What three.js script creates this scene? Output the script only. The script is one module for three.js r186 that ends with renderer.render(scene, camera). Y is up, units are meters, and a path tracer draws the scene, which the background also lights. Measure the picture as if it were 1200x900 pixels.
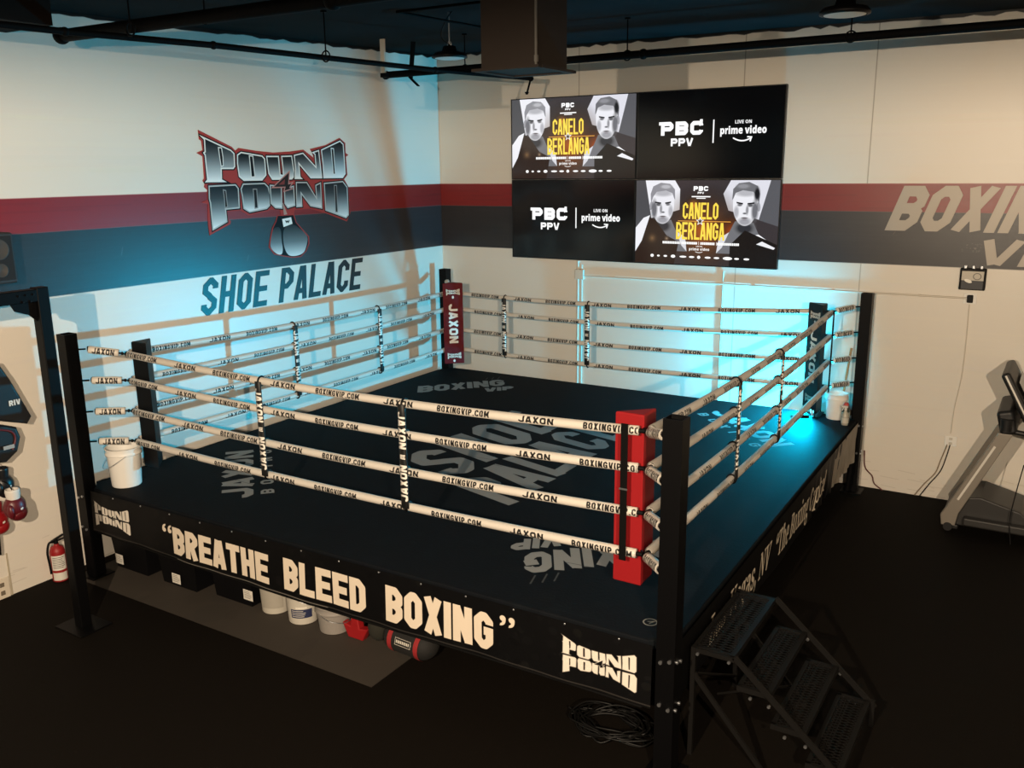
import * as THREE from 'three';
import { RoundedBoxGeometry } from 'three/addons/geometries/RoundedBoxGeometry.js';
import { mergeGeometries } from 'three/addons/utils/BufferGeometryUtils.js';
import { RectAreaLightUniformsLib } from 'three/addons/lights/RectAreaLightUniformsLib.js';

// ------------------------------------------------------------------ camera, light, exposure
RectAreaLightUniformsLib.init();
const scene = new THREE.Scene();
scene.background = new THREE.Color(0x000000);
const FOCAL = 1055.74;                                   // pixels, in the 1200 x 900 frame
const camera = new THREE.PerspectiveCamera(2 * Math.atan(450 / FOCAL) * 180 / Math.PI, 4 / 3, 0.05, 60);
camera.position.set(8.1425, 3.864, 11.1934);
camera.rotation.set(-0.2354, 0.55433, -0.01106, 'YXZ');
camera.updateMatrixWorld(true);
const renderer = new THREE.WebGLRenderer({ antialias: true });
renderer.toneMapping = THREE.LinearToneMapping;
renderer.toneMappingExposure = 1.0;
renderer.shadowMap.enabled = true;
const WARM = new THREE.Color().setRGB(1.0, 0.79, 0.57), CYAN = new THREE.Color().setRGB(0.0, 0.62, 1.0);
const FLOOD_CD = 168, LED_NITS = 5900;
const FLOODS = [                                          // lamps hung behind the viewpoint, read from the shadows on the walls
  { at: [6.6, 4.25, 12.4], to: [3.0, 2.0, 0.5] },
  { at: [10.1, 4.25, 12.4], to: [6.2, 2.0, 0.0] },
];
const LED_AT = [5.72, 1.02, 0.33];

// ------------------------------------------------------------------ helpers
let seed = 7;
const rnd = () => { seed = (seed * 1664525 + 1013904223) >>> 0; return seed / 4294967296; };
const V = (x, y, z) => new THREE.Vector3(x, y, z);
function ray(u, v) { return V((u - 600) / FOCAL, -(v - 450) / FOCAL, -1).transformDirection(camera.matrixWorld); }
function onX(u, v, x) { const d = ray(u, v), c = camera.position; return c.clone().addScaledVector(d, (x - c.x) / d.x); }
function onY(u, v, y) { const d = ray(u, v), c = camera.position; return c.clone().addScaledVector(d, (y - c.y) / d.y); }
function onZ(u, v, z) { const d = ray(u, v), c = camera.position; return c.clone().addScaledVector(d, (z - c.z) / d.z); }

const taken = {};
function numbered(n) { const k = taken[n] = (taken[n] ?? -1) + 1; return k ? n + '_' + String(k).padStart(3, '0') : n; }
function clean(g) {
  const h = g.index ? g.toNonIndexed() : g.clone();
  for (const a of Object.keys(h.attributes)) if (!['position', 'normal', 'uv'].includes(a)) h.deleteAttribute(a);
  if (!h.attributes.normal) h.computeVertexNormals();
  if (!h.attributes.uv) h.setAttribute('uv', new THREE.BufferAttribute(new Float32Array(h.attributes.position.count * 2), 2));
  h.clearGroups(); return h;
}
function mesh(name, geos, mat, parent) {
  const list = Array.isArray(geos) ? geos : [geos];
  const g = list.length === 1 ? list[0] : mergeGeometries(list.map(clean));
  const m = new THREE.Mesh(g, mat); m.castShadow = m.receiveShadow = true;
  m.name = parent ? name : numbered(name); (parent ?? scene).add(m); return m;
}
function tag(o, label, category, group) { o.userData.label = label; o.userData.category = category; if (group) o.userData.group = group; return o; }
function thing(name, label, category, pos = [0, 0, 0], turn = 0, group) {
  const o = new THREE.Group(); o.name = numbered(name); o.position.set(...pos); o.rotation.y = turn; scene.add(o);
  return tag(o, label, category, group);
}
function struct(name, geos, mat) { const m = mesh(name, geos, mat); m.userData.kind = 'structure'; return m; }
function place(g, x = 0, y = 0, z = 0, rx = 0, ry = 0, rz = 0) { g.applyMatrix4(new THREE.Matrix4().makeRotationFromEuler(new THREE.Euler(rx, ry, rz))); g.translate(x, y, z); return g; }
const box = (w, h, d, x = 0, y = 0, z = 0, rx = 0, ry = 0, rz = 0) => place(new THREE.BoxGeometry(w, h, d), x, y, z, rx, ry, rz);
const rbox = (w, h, d, r, x = 0, y = 0, z = 0, rx = 0, ry = 0, rz = 0) => place(new RoundedBoxGeometry(w, h, d, 2, r), x, y, z, rx, ry, rz);
const cyl = (r1, r2, h, x = 0, y = 0, z = 0, n = 20, rx = 0, ry = 0, rz = 0) => place(new THREE.CylinderGeometry(r1, r2, h, n), x, y, z, rx, ry, rz);
const ball = (r, x, y, z, sx = 1, sy = 1, sz = 1, n = 16) => { const g = new THREE.SphereGeometry(r, n, Math.ceil(n * .7)); g.scale(sx, sy, sz); g.translate(x, y, z); return g; };
function lathe(pts, x = 0, y = 0, z = 0, n = 28) { return place(new THREE.LatheGeometry(pts.map(p => new THREE.Vector2(...p)), n), x, y, z); }
function tube(pts, r, n = 40, k = 8, closed = false) { return new THREE.TubeGeometry(new THREE.CatmullRomCurve3(pts.map(p => p.isVector3 ? p : V(...p)), closed, 'centripetal'), n, r, k, closed); }
function rod(a, b, r, k = 12) {
  a = a.isVector3 ? a : V(...a); b = b.isVector3 ? b : V(...b);
  const g = new THREE.CylinderGeometry(r, r, a.distanceTo(b), k);
  g.applyQuaternion(new THREE.Quaternion().setFromUnitVectors(V(0, 1, 0), b.clone().sub(a).normalize()));
  const m = a.clone().add(b).multiplyScalar(.5); g.translate(m.x, m.y, m.z); return g;
}
function beam(a, b, w, h) {                                // a bar of section w (level) by h between two points
  a = a.isVector3 ? a : V(...a); b = b.isVector3 ? b : V(...b);
  const d = b.clone().sub(a), L = d.length(), x = d.normalize(), side = V(0, 1, 0).cross(x);
  if (side.lengthSq() < 1e-6) side.set(0, 0, 1); side.normalize();
  const g = new THREE.BoxGeometry(L, h, w), y = side.clone().cross(x).negate();
  const mt = new THREE.Matrix4().makeBasis(x, y, x.clone().cross(y)); g.applyMatrix4(mt);
  const m = a.clone().add(b).multiplyScalar(.5); g.translate(m.x, m.y, m.z); return g;
}
function extrude(shape, depth, bevel = 0, seg = 2) {
  return new THREE.ExtrudeGeometry(shape, { depth, bevelEnabled: bevel > 0, bevelThickness: bevel, bevelSize: bevel, bevelSegments: seg, curveSegments: 12 });
}
function poly(pts) { const s = new THREE.Shape(); pts.forEach(([x, y], i) => i ? s.lineTo(x, y) : s.moveTo(x, y)); s.closePath(); return s; }
function canvas(w, h, draw, repeat = false) {
  const c = document.createElement('canvas'); c.width = w; c.height = h; draw(c.getContext('2d'), w, h);
  const t = new THREE.CanvasTexture(c); t.colorSpace = THREE.SRGBColorSpace; t.anisotropy = 8;
  if (repeat) t.wrapS = t.wrapT = THREE.RepeatWrapping; return t;
}
function speckle(ctx, w, h, n, cols, r0, r1, a0, a1) {
  for (let i = 0; i < n; i++) { ctx.globalAlpha = a0 + rnd() * (a1 - a0); ctx.fillStyle = cols[Math.floor(rnd() * cols.length)]; const r = r0 + rnd() * (r1 - r0); ctx.beginPath(); ctx.ellipse(rnd() * w, rnd() * h, r, r * (.5 + rnd()), rnd() * 3, 0, 7); ctx.fill(); }
  ctx.globalAlpha = 1;
}
const std = (c, rough = .7, metal = 0, extra = {}) => new THREE.MeshStandardMaterial({ color: c, roughness: rough, metalness: metal, side: THREE.DoubleSide, ...extra });
function noiseData(n, f) { const d = new Uint8Array(n * n * 4); for (let i = 0; i < n * n; i++) { const v = f(i % n, Math.floor(i / n)); d.set([v, v, v, 255], i * 4); } const t = new THREE.DataTexture(d, n, n); t.wrapS = t.wrapT = THREE.RepeatWrapping; t.magFilter = THREE.LinearFilter; t.minFilter = THREE.LinearMipmapLinearFilter; t.generateMipmaps = true; t.needsUpdate = true; return t; }
const grain = noiseData(256, () => 90 + rnd() * 120);
const grainRep = (x, y) => { const t = grain.clone(); t.repeat.set(x, y); t.needsUpdate = true; return t; };

// ------------------------------------------------------------------ block lettering (strokes in a box 1 high)
function glyph(ch, w, t) {
  const l = t / 2, r = w - t / 2, b = t / 2, T = 1 - t / 2, m = .5, c = Math.min(.13, (r - l) * .48), mx = w / 2;
  const O = [[l + c, b], [r - c, b], [r, b + c], [r, T - c], [r - c, T], [l + c, T], [l, T - c], [l, b + c]];
  switch (ch) {
    case 'A': return [[[l * .8, 0], [mx - t * .18, 1]], [[w - l * .8, 0], [mx + t * .18, 1]], [[w * .25, .26], [w * .75, .26]]];
    case 'B': return [[[l, 0], [l, 1]], [[l, T], [r - c, T], [r, T - c], [r, m + c * .8], [r - c, m], [l, m]], [[l, m], [r - c, m], [r, m - c * .8], [r, b + c], [r - c, b], [l, b]]];
    case 'C': return [[[r, .66], [r, T - c], [r - c, T], [l + c, T], [l, T - c], [l, b + c], [l + c, b], [r - c, b], [r, b + c], [r, .34]]];
    case 'D': return [[[l, 0], [l, 1]], [[l, T], [r - c, T], [r, T - c], [r, b + c], [r - c, b], [l, b]]];
    case 'E': return [[[l, 0], [l, 1]], [[l, T], [w, T]], [[l, m], [w * .92, m]], [[l, b], [w, b]]];
    case 'G': return [[[r, .68], [r, T - c], [r - c, T], [l + c, T], [l, T - c], [l, b + c], [l + c, b], [r - c, b], [r, b + c], [r, .5]], [[mx, .5 - t / 2 + t * .5], [w, .5]]];
    case 'H': return [[[l, 0], [l, 1]], [[r, 0], [r, 1]], [[l, m], [r, m]]];
    case 'I': return [[[l, 0], [l, 1]]];
    case 'J': return [[[r, 1], [r, b + c], [r - c, b], [l + c, b], [l, b + c], [l, .36]]];
    case 'L': return [[[l, 0], [l, 1]], [[l, b], [w, b]]];
    case 'M': return [[[l, 0], [l, 1]], [[r, 0], [r, 1]], [[l, 1 - t * .2], [mx, .3], [r, 1 - t * .2]]];
    case 'N': return [[[l, 0], [l, 1]], [[r, 0], [r, 1]], [[l, .96], [r, .04]]];
    case 'O': return [[...O, O[0], O[1]]];
    case 'P': return [[[l, 0], [l, 1]], [[l, T], [r - c, T], [r, T - c], [r, .46 + c], [r - c, .46], [l, .46]]];
    case 'R': return [[[l, 0], [l, 1]], [[l, T], [r - c, T], [r, T - c], [r, .5 + c], [r - c, .5], [l, .5]], [[w * .5, .5], [r, 0]]];
    case 'S': return [[[r, .70], [r, T - c], [r - c, T], [l + c, T], [l, T - c], [l, m + c], [l + c, m + .02], [r - c, m - .02], [r, m - c], [r, b + c], [r - c, b], [l + c, b], [l, b + c], [l, .30]]];
    case 'T': return [[[mx, 0], [mx, 1]], [[0, T], [w, T]]];
    case 'V': return [[[l * .8, 1], [mx - t * .15, 0]], [[w - l * .8, 1], [mx + t * .15, 0]]];
    case 'X': return [[[l, 0], [r, 1]], [[l, 1], [r, 0]]];
    case '.': return [[[l, 0], [l, t]]];
    case '“': return [[[l, .68], [l * 1.1, 1]], [[l + t * 1.25, .68], [l * 1.1 + t * 1.25, 1]]];
    case '”': return [[[l, .68], [l * 1.1, 1]], [[l + t * 1.25, .68], [l * 1.1 + t * 1.25, 1]]];
  }
  return [];
}
const glyphW = (ch, w, t) => ch === 'I' || ch === '.' ? t : ch === ' ' ? w * .55 : ch === '“' || ch === '”' ? t * 2.3 : ch === 'M' ? w * 1.3 : w;
function textRun(text, w, t, gap, slant = 0) {              // strokes for a whole word
  let x = 0; const out = [];
  for (const ch of text) { const gw = glyphW(ch, w, t); for (const s of glyph(ch, gw, t)) out.push(s.map(([a, b]) => [x + a + b * slant, b])); x += gw + gap; }
  return { strokes: out, width: x - gap };
}
function drawText(ctx, text, x, y, h, { w = .5, t = .2, gap = .08, slant = 0, align = 'left', fit = 0 } = {}) {   // y: baseline
  const run = textRun(text, w, t, gap, slant); let sx = 1; if (fit) sx = fit / (run.width * h);
  const W = run.width * h * sx;
  ctx.save(); ctx.translate(align === 'center' ? x - W / 2 : align === 'right' ? x - W : x, y); ctx.scale(sx, 1);
  ctx.lineWidth = t * h; ctx.lineJoin = 'round'; ctx.lineCap = 'butt';
  for (const s of run.strokes) { ctx.beginPath(); s.forEach(([a, b], i) => i ? ctx.lineTo(a * h, -b * h) : ctx.moveTo(a * h, -b * h)); ctx.stroke(); }
  ctx.restore(); return W;
}
function strokeShape(s, t) {                               // a stroke as a closed outline (mitred); a closed stroke becomes a ring
  const closed = s.length > 4 && s[0][0] === s.at(-2)[0] && s[0][1] === s.at(-2)[1], q = closed ? s.slice(0, -2) : s, L = [], R = [], n = q.length;
  for (let i = 0; i < n; i++) {
    const a = closed ? q[(i + n - 1) % n] : q[Math.max(0, i - 1)], p = q[i], b = closed ? q[(i + 1) % n] : q[Math.min(n - 1, i + 1)];
    let d1 = [p[0] - a[0], p[1] - a[1]], d2 = [b[0] - p[0], b[1] - p[1]];
    if (!closed && i === 0) d1 = d2; if (!closed && i === n - 1) d2 = d1;
    const l1 = Math.hypot(...d1) || 1, l2 = Math.hypot(...d2) || 1; d1 = d1.map(v => v / l1); d2 = d2.map(v => v / l2);
    let nx = -(d1[1] + d2[1]), ny = d1[0] + d2[0]; const ln = Math.hypot(nx, ny) || 1; nx /= ln; ny /= ln;
    const k = t / 2 / Math.max(.55, nx * -d1[1] + ny * d1[0]);
    L.push([p[0] + nx * k, p[1] + ny * k]); R.push([p[0] - nx * k, p[1] - ny * k]);
  }
  const cut = l => l.map(([x, y]) => [x, Math.min(1, Math.max(0, y))]);
  if (!closed) return poly(cut([...L, ...R.reverse()]));
  const sh = poly(cut(R)); sh.holes.push(poly(cut(L).reverse())); return sh;
}
function letterGeo(ch, h, depth, { w = .5, t = .2, slant = 0, sx = 1 } = {}) {   // one raised letter, 1 stroke thickness
  const gs = glyph(ch, glyphW(ch, w, t), t).map((s, i) => extrude(strokeShape(s, t), (depth + i * .0006) / h));
  const g = mergeGeometries(gs.map(clean)), p = g.attributes.position;
  for (let i = 0; i < p.count; i++) p.setX(i, p.getX(i) + p.getY(i) * slant);
  g.scale(h * sx, h, h); g.computeVertexNormals(); return g;
}

// ------------------------------------------------------------------ materials
const dull = (c, rough = .8, spec = .35, extra = {}) => new THREE.MeshPhysicalMaterial({ color: c, roughness: rough, metalness: 0, specularIntensity: spec, side: THREE.DoubleSide, ...extra });
const black = dull(0x08080a, .5, .35), blackMatte = dull(0x090909, .8, .2), blackMetal = dull(0x060607, .45, .25), steel = std(0xb9bcc0, .3, .9), white = std(0xd8d6d0, .55), plasticWhite = std(0xe4e2dc, .42),
  red = std(0x8f1418, .5), darkRubber = dull(0x0a0a0a, .85), greyPlastic = std(0x8b8680, .55), wood = std(0xa87c4e, .6), pipePaint = dull(0x060708, .7, .15), beigePaint = std(0xd3c9b8, .6);

// ------------------------------------------------------------------ the room
const LX = 12.6, LZ = 15.6, HY = 5.65;
const S1 = 3.644, S2 = 3.329, S3 = 2.730;                   // edges of the painted bands
const ceilY = (x, z) => 5.46 - .027 * z - .008 * x;
function paintWall(len, cfun, extra) {
  return canvas(2048, 1024, (ctx, w, h) => {
    const X = m => m / len * w, Y = m => h - m / HY * h;
    ctx.fillStyle = '#dcd6cb'; ctx.fillRect(0, 0, w, h);
    for (let i = 0; i < 900; i++) { ctx.globalAlpha = .02 + rnd() * .03; ctx.fillStyle = rnd() < .5 ? '#c9c1b2' : '#ebe6dc'; ctx.fillRect(rnd() * w, rnd() * h, 40 + rnd() * 260, 2 + rnd() * 7); }
    ctx.globalAlpha = 1;
    ctx.fillStyle = '#7d1a1c'; ctx.fillRect(0, Y(S1), w, Y(S2) - Y(S1));
    ctx.fillStyle = '#26262a'; ctx.fillRect(0, Y(S2), w, Y(S3) - Y(S2));
    for (let i = 0; i < 500; i++) { ctx.globalAlpha = .05; ctx.fillStyle = rnd() < .5 ? '#000' : '#54545a'; ctx.fillRect(rnd() * w, Y(S1) + rnd() * (Y(S3) - Y(S1)), 20 + rnd() * 120, 1 + rnd() * 3); }
    ctx.globalAlpha = .35; ctx.strokeStyle = '#b9877f'; ctx.lineWidth = 1;
    for (let i = 0; i < 10; i++) { const x = rnd() * w, y = Y(S1) + rnd() * (Y(S3) - Y(S1)); ctx.beginPath(); ctx.moveTo(x, y); ctx.lineTo(x + rnd() * 14 - 7, y + 4 + rnd() * 12); ctx.stroke(); }
    ctx.globalAlpha = 1;
    extra(ctx, X, Y);
    ctx.globalAlpha = .3; ctx.strokeStyle = '#8d8374'; ctx.lineWidth = 1;   // scuffs along the foot of the wall
    for (let i = 0; i < 160; i++) { const x = rnd() * w, y = Y(rnd() * rnd() * .55); ctx.beginPath(); ctx.moveTo(x, y); ctx.lineTo(x + 5 + rnd() * 40, y + rnd() * 6 - 3); ctx.stroke(); }
    ctx.globalAlpha = 1;
    ctx.fillStyle = '#0d0f10'; ctx.beginPath(); ctx.moveTo(0, 0);           // ragged edge of the black ceiling paint
    for (let i = 0; i <= 128; i++) ctx.lineTo(i / 128 * w, Y(cfun(i / 128 * len) - .015 - rnd() * .035));
    ctx.lineTo(w, 0); ctx.fill();
  });
}
const leftMap = paintWall(LZ, s => ceilY(0, LZ - s), (ctx, X, Y) => {
  ctx.fillStyle = '#b6aea0'; for (const z of [13]) ctx.fillRect(X(LZ - z), 0, 1.5, Y(0));
});
const backMap = paintWall(LX, s => ceilY(s, 0), (ctx, X, Y) => {
  ctx.fillStyle = '#9b9284'; for (const x of [2.31, 4.55, 6.05, 9.4]) { ctx.fillRect(X(x), 0, 1.6, Y(S1)); ctx.fillRect(X(x), Y(S3), 1.2, Y(0)); }
  ctx.globalAlpha = .5; speckle(ctx, 1, 1, 0, ['#000'], 1, 1, 1, 1);
  for (let i = 0; i < 26; i++) { ctx.fillStyle = '#a59b8b'; ctx.globalAlpha = .5; ctx.fillRect(X(7.1 + rnd() * .2), Y(3.0 - rnd() * .1), 2, 1); }
  ctx.globalAlpha = 1;
});
const wallRelief = grainRep(30, 12);
const wallMat = map => new THREE.MeshStandardMaterial({ map, roughness: .33, bumpMap: wallRelief, bumpScale: .0012 });
struct('wall_left', box(LZ + .2, HY, .2), wallMat(leftMap)).position.set(0, 0, 0);
const wl = scene.children.at(-1); wl.rotation.y = Math.PI / 2; wl.position.set(-.1, HY / 2, LZ / 2 - .1);
{ const uv = wl.geometry.attributes.uv; for (let i = 0; i < uv.count; i++) uv.setX(i, (uv.getX(i) * (LZ + .2)) / LZ); }
struct('wall_back', box(LX, HY, .2, LX / 2, HY / 2, -.1), wallMat(backMap));
const plainWall = std(0xbfb7a8, .6);
struct('wall_right', box(.2, HY, LZ + .4, LX + .1, HY / 2, LZ / 2), plainWall);
struct('wall_front', box(LX, HY, .2, LX / 2, HY / 2, LZ + .1), plainWall);
{ // dark roof deck, falling a little away from the television wall
  const g = new THREE.BoxGeometry(LX + .4, .16, LZ + .4, 1, 1, 1), p = g.attributes.position;
  for (let i = 0; i < p.count; i++) { const x = p.getX(i) + LX / 2, z = p.getZ(i) + LZ / 2; p.setXYZ(i, x, ceilY(x, z) + p.getY(i) + .08, z); }
  g.computeVertexNormals();
  const t = canvas(512, 512, (ctx, w, h) => { ctx.fillStyle = '#141a1c'; ctx.fillRect(0, 0, w, h); speckle(ctx, w, h, 1500, ['#0f1517', '#1a2224', '#0b1012'], 1, 9, .1, .4); });
  struct('ceiling', g, new THREE.MeshPhysicalMaterial({ map: t, roughness: .9, specularIntensity: .1 }));
}
const concreteMap = canvas(1024, 1024, (ctx, w, h) => { ctx.fillStyle = '#352f28'; ctx.fillRect(0, 0, w, h); speckle(ctx, w, h, 2500, ['#2a251f', '#403930', '#221e19'], 1, 14, .04, .2); });
struct('floor', box(LX, .2, LZ, LX / 2, -.112, LZ / 2), new THREE.MeshStandardMaterial({ map: concreteMap, roughness: .8 }));
const rubberMap = canvas(1024, 1024, (ctx, w, h) => { ctx.fillStyle = '#110e0b'; ctx.fillRect(0, 0, w, h); speckle(ctx, w, h, 5000, ['#171310', '#0a0806', '#201b16', '#13100d'], .6, 2.2, .3, .9); }, true);
const rubber = new THREE.MeshPhysicalMaterial({ map: rubberMap, roughness: .75, specularIntensity: .12, bumpMap: grainRep(4, 4), bumpScale: .001 });
for (const [x0, x1, z0, z1] of [[0, LX, 6.52, LZ], [3.95, LX, 0, 6.52], [0, .12, 0, 6.52]]) { // mats laid around the ring, bare slab under it
  const g = box(x1 - x0, .012, z1 - z0, (x0 + x1) / 2, -.006, (z0 + z1) / 2), p = g.attributes.position, uv = g.attributes.uv;
  for (let i = 0; i < p.count; i++) uv.setXY(i, p.getX(i) / 2, p.getZ(i) / 2);
  const m = struct('rubber_floor', g, rubber); m.userData.label = 'black rubber flooring around the boxing ring';
}

// ------------------------------------------------------------------ overhead: pipes, duct, lamps
function pipeThing(name, label, pts, r, cat = 'pipe') {
  const t = thing(name, label, cat);
  mesh('pipe_run', pts.slice(1).map((p, i) => rod(pts[i], p, r, 14)), pipePaint, t);
  for (const p of pts) { const q = p.isVector3 ? p : V(...p); mesh('coupling', ball(r * 1.35, q.x, q.y, q.z, 1, 1, 1, 12), pipePaint, t); }
  return t;
}
const PY = 5.0;
const p3a = onY(72, 42, PY), p3b = onY(390, 0, PY);
const mainPipe = pipeThing('sprinkler_main_pipe', 'thick black sprinkler main crossing the ceiling ahead of the duct', [p3a, p3b, V(LX - .1, PY, p3b.z)], .052);
const BY = PY - .085, p1a = onY(76, 37, BY), p1b = onY(250, 53, BY), p1c = onY(510, 82, BY), p1d = onY(622, 92, BY);
const branch = pipeThing('sprinkler_branch_pipe', 'thin black sprinkler branch running along the logo wall', [onY(-70, 21, BY), p1a, p1b, p1c, p1d], .026);
mesh('sprinkler_head', [rod(p1d, p1d.clone().add(V(-.04, -.16, .02)), .012), cyl(.028, .012, .03, p1d.x - .045, p1d.y - .17, p1d.z + .02)], pipePaint, branch);
const p2a = onY(452, 88, PY), p2b = onY(1200, 27, PY);
const backPipe = pipeThing('sprinkler_cross_pipe', 'black sprinkler pipe running along the television wall', [p2a, V((p2a.x + p2b.x) / 2, PY, (p2a.z + p2b.z) / 2), V(LX - .1, PY, p2b.z + .02)], .04);
const hangerAt = (u, v, t) => { const p = onY(u, v, t === branch ? BY : PY), top = ceilY(p.x, p.z); mesh('hanger_rod', [rod(p, V(p.x, top, p.z), .007, 6), new THREE.TorusGeometry(.05, .007, 6, 14).translate(p.x, p.y, p.z), cyl(.03, .03, .02, p.x, top - .01, p.z)], pipePaint, t); };
hangerAt(382, 66, branch); hangerAt(153, 34, branch); hangerAt(735, 65, backPipe); hangerAt(997, 43, backPipe); hangerAt(545, 81, backPipe); hangerAt(240, 20, mainPipe);
{ // loose hanger straps at the corner
  const a = onY(452, 88, PY - .02), t = thing('pipe_support_bracket', 'pale bracket strap holding the end of the cross pipe in the corner', 'bracket');
  mesh('strap', [box(.06, ceilY(a.x, a.z) - a.y, .03, a.x - .03, (ceilY(a.x, a.z) + a.y) / 2, a.z)], beigePaint, t);
  mesh('strap_end', box(.09, .05, .05, a.x - .02, a.y, a.z), pipePaint, t);
  const b = onY(486, 90, PY), c = onY(490, 66, PY + .1), s = thing('dangling_duct_strap', 'loose bent black strap dangling over the cross pipe in the corner', 'strap');
  mesh('strap', [beam(V(b.x + .05, ceilY(b.x, b.z) + .005, b.z + .07), V(b.x - .02, PY - .02, b.z + .06), .07, .012), beam(V(b.x - .02, PY - .02, b.z + .06), V(b.x + .1, PY - .12, b.z + .06), .05, .012)], pipePaint, s);
}
{ // dropped soffit over the rig
  const q = onY(62, 30, 5.06), m = struct('ceiling_soffit', box(q.x + .1, .4, 5.2, (q.x + .1) / 2 - .1, 5.26, q.z + 2.6), dull(0x1a1411, .85, .15)); m.userData.label = 'dark brown dropped soffit over the logo wall';
}
{ // square air duct dropping from the roof
  const DY = 4.5, n = onY(628, 78, DY), a = .425, x = n.x - a / 2, z = n.z - a / 2, top = ceilY(n.x, n.z), t = thing('air_duct', 'square dark brown air duct dropping from the ceiling above the televisions', 'duct');
  const m = dull(0x1e1814, .6, .4);
  mesh('duct_body', rbox(a, top - DY, a, .006, x, (top + DY) / 2, z), m, t);
  mesh('flange', [box(a + .09, .018, .06, x, DY, z + a / 2 + .02), box(a + .09, .018, .06, x, DY, z - a / 2 - .02), box(.06, .018, a, x + a / 2 + .02, DY, z), box(.06, .018, a, x - a / 2 - .02, DY, z)], m, t);
  mesh('seam_clip', [box(.012, top - DY - .02, .012, x + a / 2 + .003, (top + DY) / 2, z + a / 2 + .003), box(.02, .04, .02, x + a / 2 + .006, DY + .05, z + a / 2 + .006)], std(0x6c6a66, .4, .6), t);
}
function highBay(u, v, y, label) {
  const p = onY(u, v, y), top = ceilY(p.x, p.z), t = thing('high_bay_lamp', label, 'lamp', [p.x, y, p.z], 0, 'unlit high bay lamps');
  mesh('housing', lathe([[0, .11], [.06, .11], [.075, .06], [.15, .045], [.175, .02], [.175, 0], [.15, -.005]]), black, t);
  mesh('lens', lathe([[0, -.012], [.1, -.012], [.145, -.004], [.145, .004], [0, .004]]), std(0xcfd2d0, .35), t);
  mesh('hook', [rod([0, .1, 0], [0, top - y, 0], .008, 8), new THREE.TorusGeometry(.022, .006, 6, 14).translate(0, .13, 0)], steel, t);
  mesh('cord', tube([[.03, .1, 0], [-.08, .2, .02], [-.02, (top - y) * .8, .03], [.06, top - y, .02]], .006, 24, 6), black, t);
}
highBay(527, 68, 4.92, 'round black high bay lamp hanging between the logo wall and the duct');
highBay(990, 17, 4.9, 'round black high bay lamp hanging over the ring side with the steps');
{ // thin conduits under the roof
  const a = onY(465, 14, 5.16), b = onY(575, 34, 5.16);
  const t = thing('ceiling_conduit', 'thin black electrical conduit under the ceiling feeding the corner lamp', 'conduit');
  mesh('conduit', [rod(a, b, .012, 8), rod(a, V(a.x + 2.4, 5.16, a.z - .05), .012, 8)], pipePaint, t);
}
for (const { at, to } of FLOODS) { // wide-shaded pendant lamps behind the viewpoint; the shade keeps their light off the roof
  const i = FLOODS.findIndex(f => f.at === at);
  const t = thing('pendant_lamp', i ? 'lit pendant lamp with a wide black shade hanging over the treadmill side of the gym' : 'lit pendant lamp with a wide black shade hanging over the open floor by the rig', 'lamp', at);
  const d = V(...to).sub(V(...at)).normalize();
  mesh('shade', lathe([[.02, .17], [.07, .16], [.12, .11], [.45, .04], [.45, .028], [.44, .03], [.12, .095], [0, .1]], 0, 0, 0, 40), dull(0x0c0c0d, .6, .3), t);
  mesh('bulb', [ball(.034, 0, 0, 0), cyl(.018, .02, .08, 0, .06, 0)], new THREE.MeshStandardMaterial({ color: 0xffffff, emissive: WARM, emissiveIntensity: 6, roughness: .4 }), t);
  mesh('stem', rod([0, .16, 0], [0, ceilY(at[0], at[2]) - at[1], 0], .01, 8), black, t);
  const s = new THREE.SpotLight(WARM, FLOOD_CD, 0, 1.45, .5, 2); s.position.set(0, 0, 0); s.target.position.copy(d).multiplyScalar(3);
  s.castShadow = true; s.shadow.radius = 1.5; s.shadow.mapSize.set(2048, 2048); s.shadow.camera.far = 30; s.name = 'lamp_light'; t.add(s); t.add(s.target);
}

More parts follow.
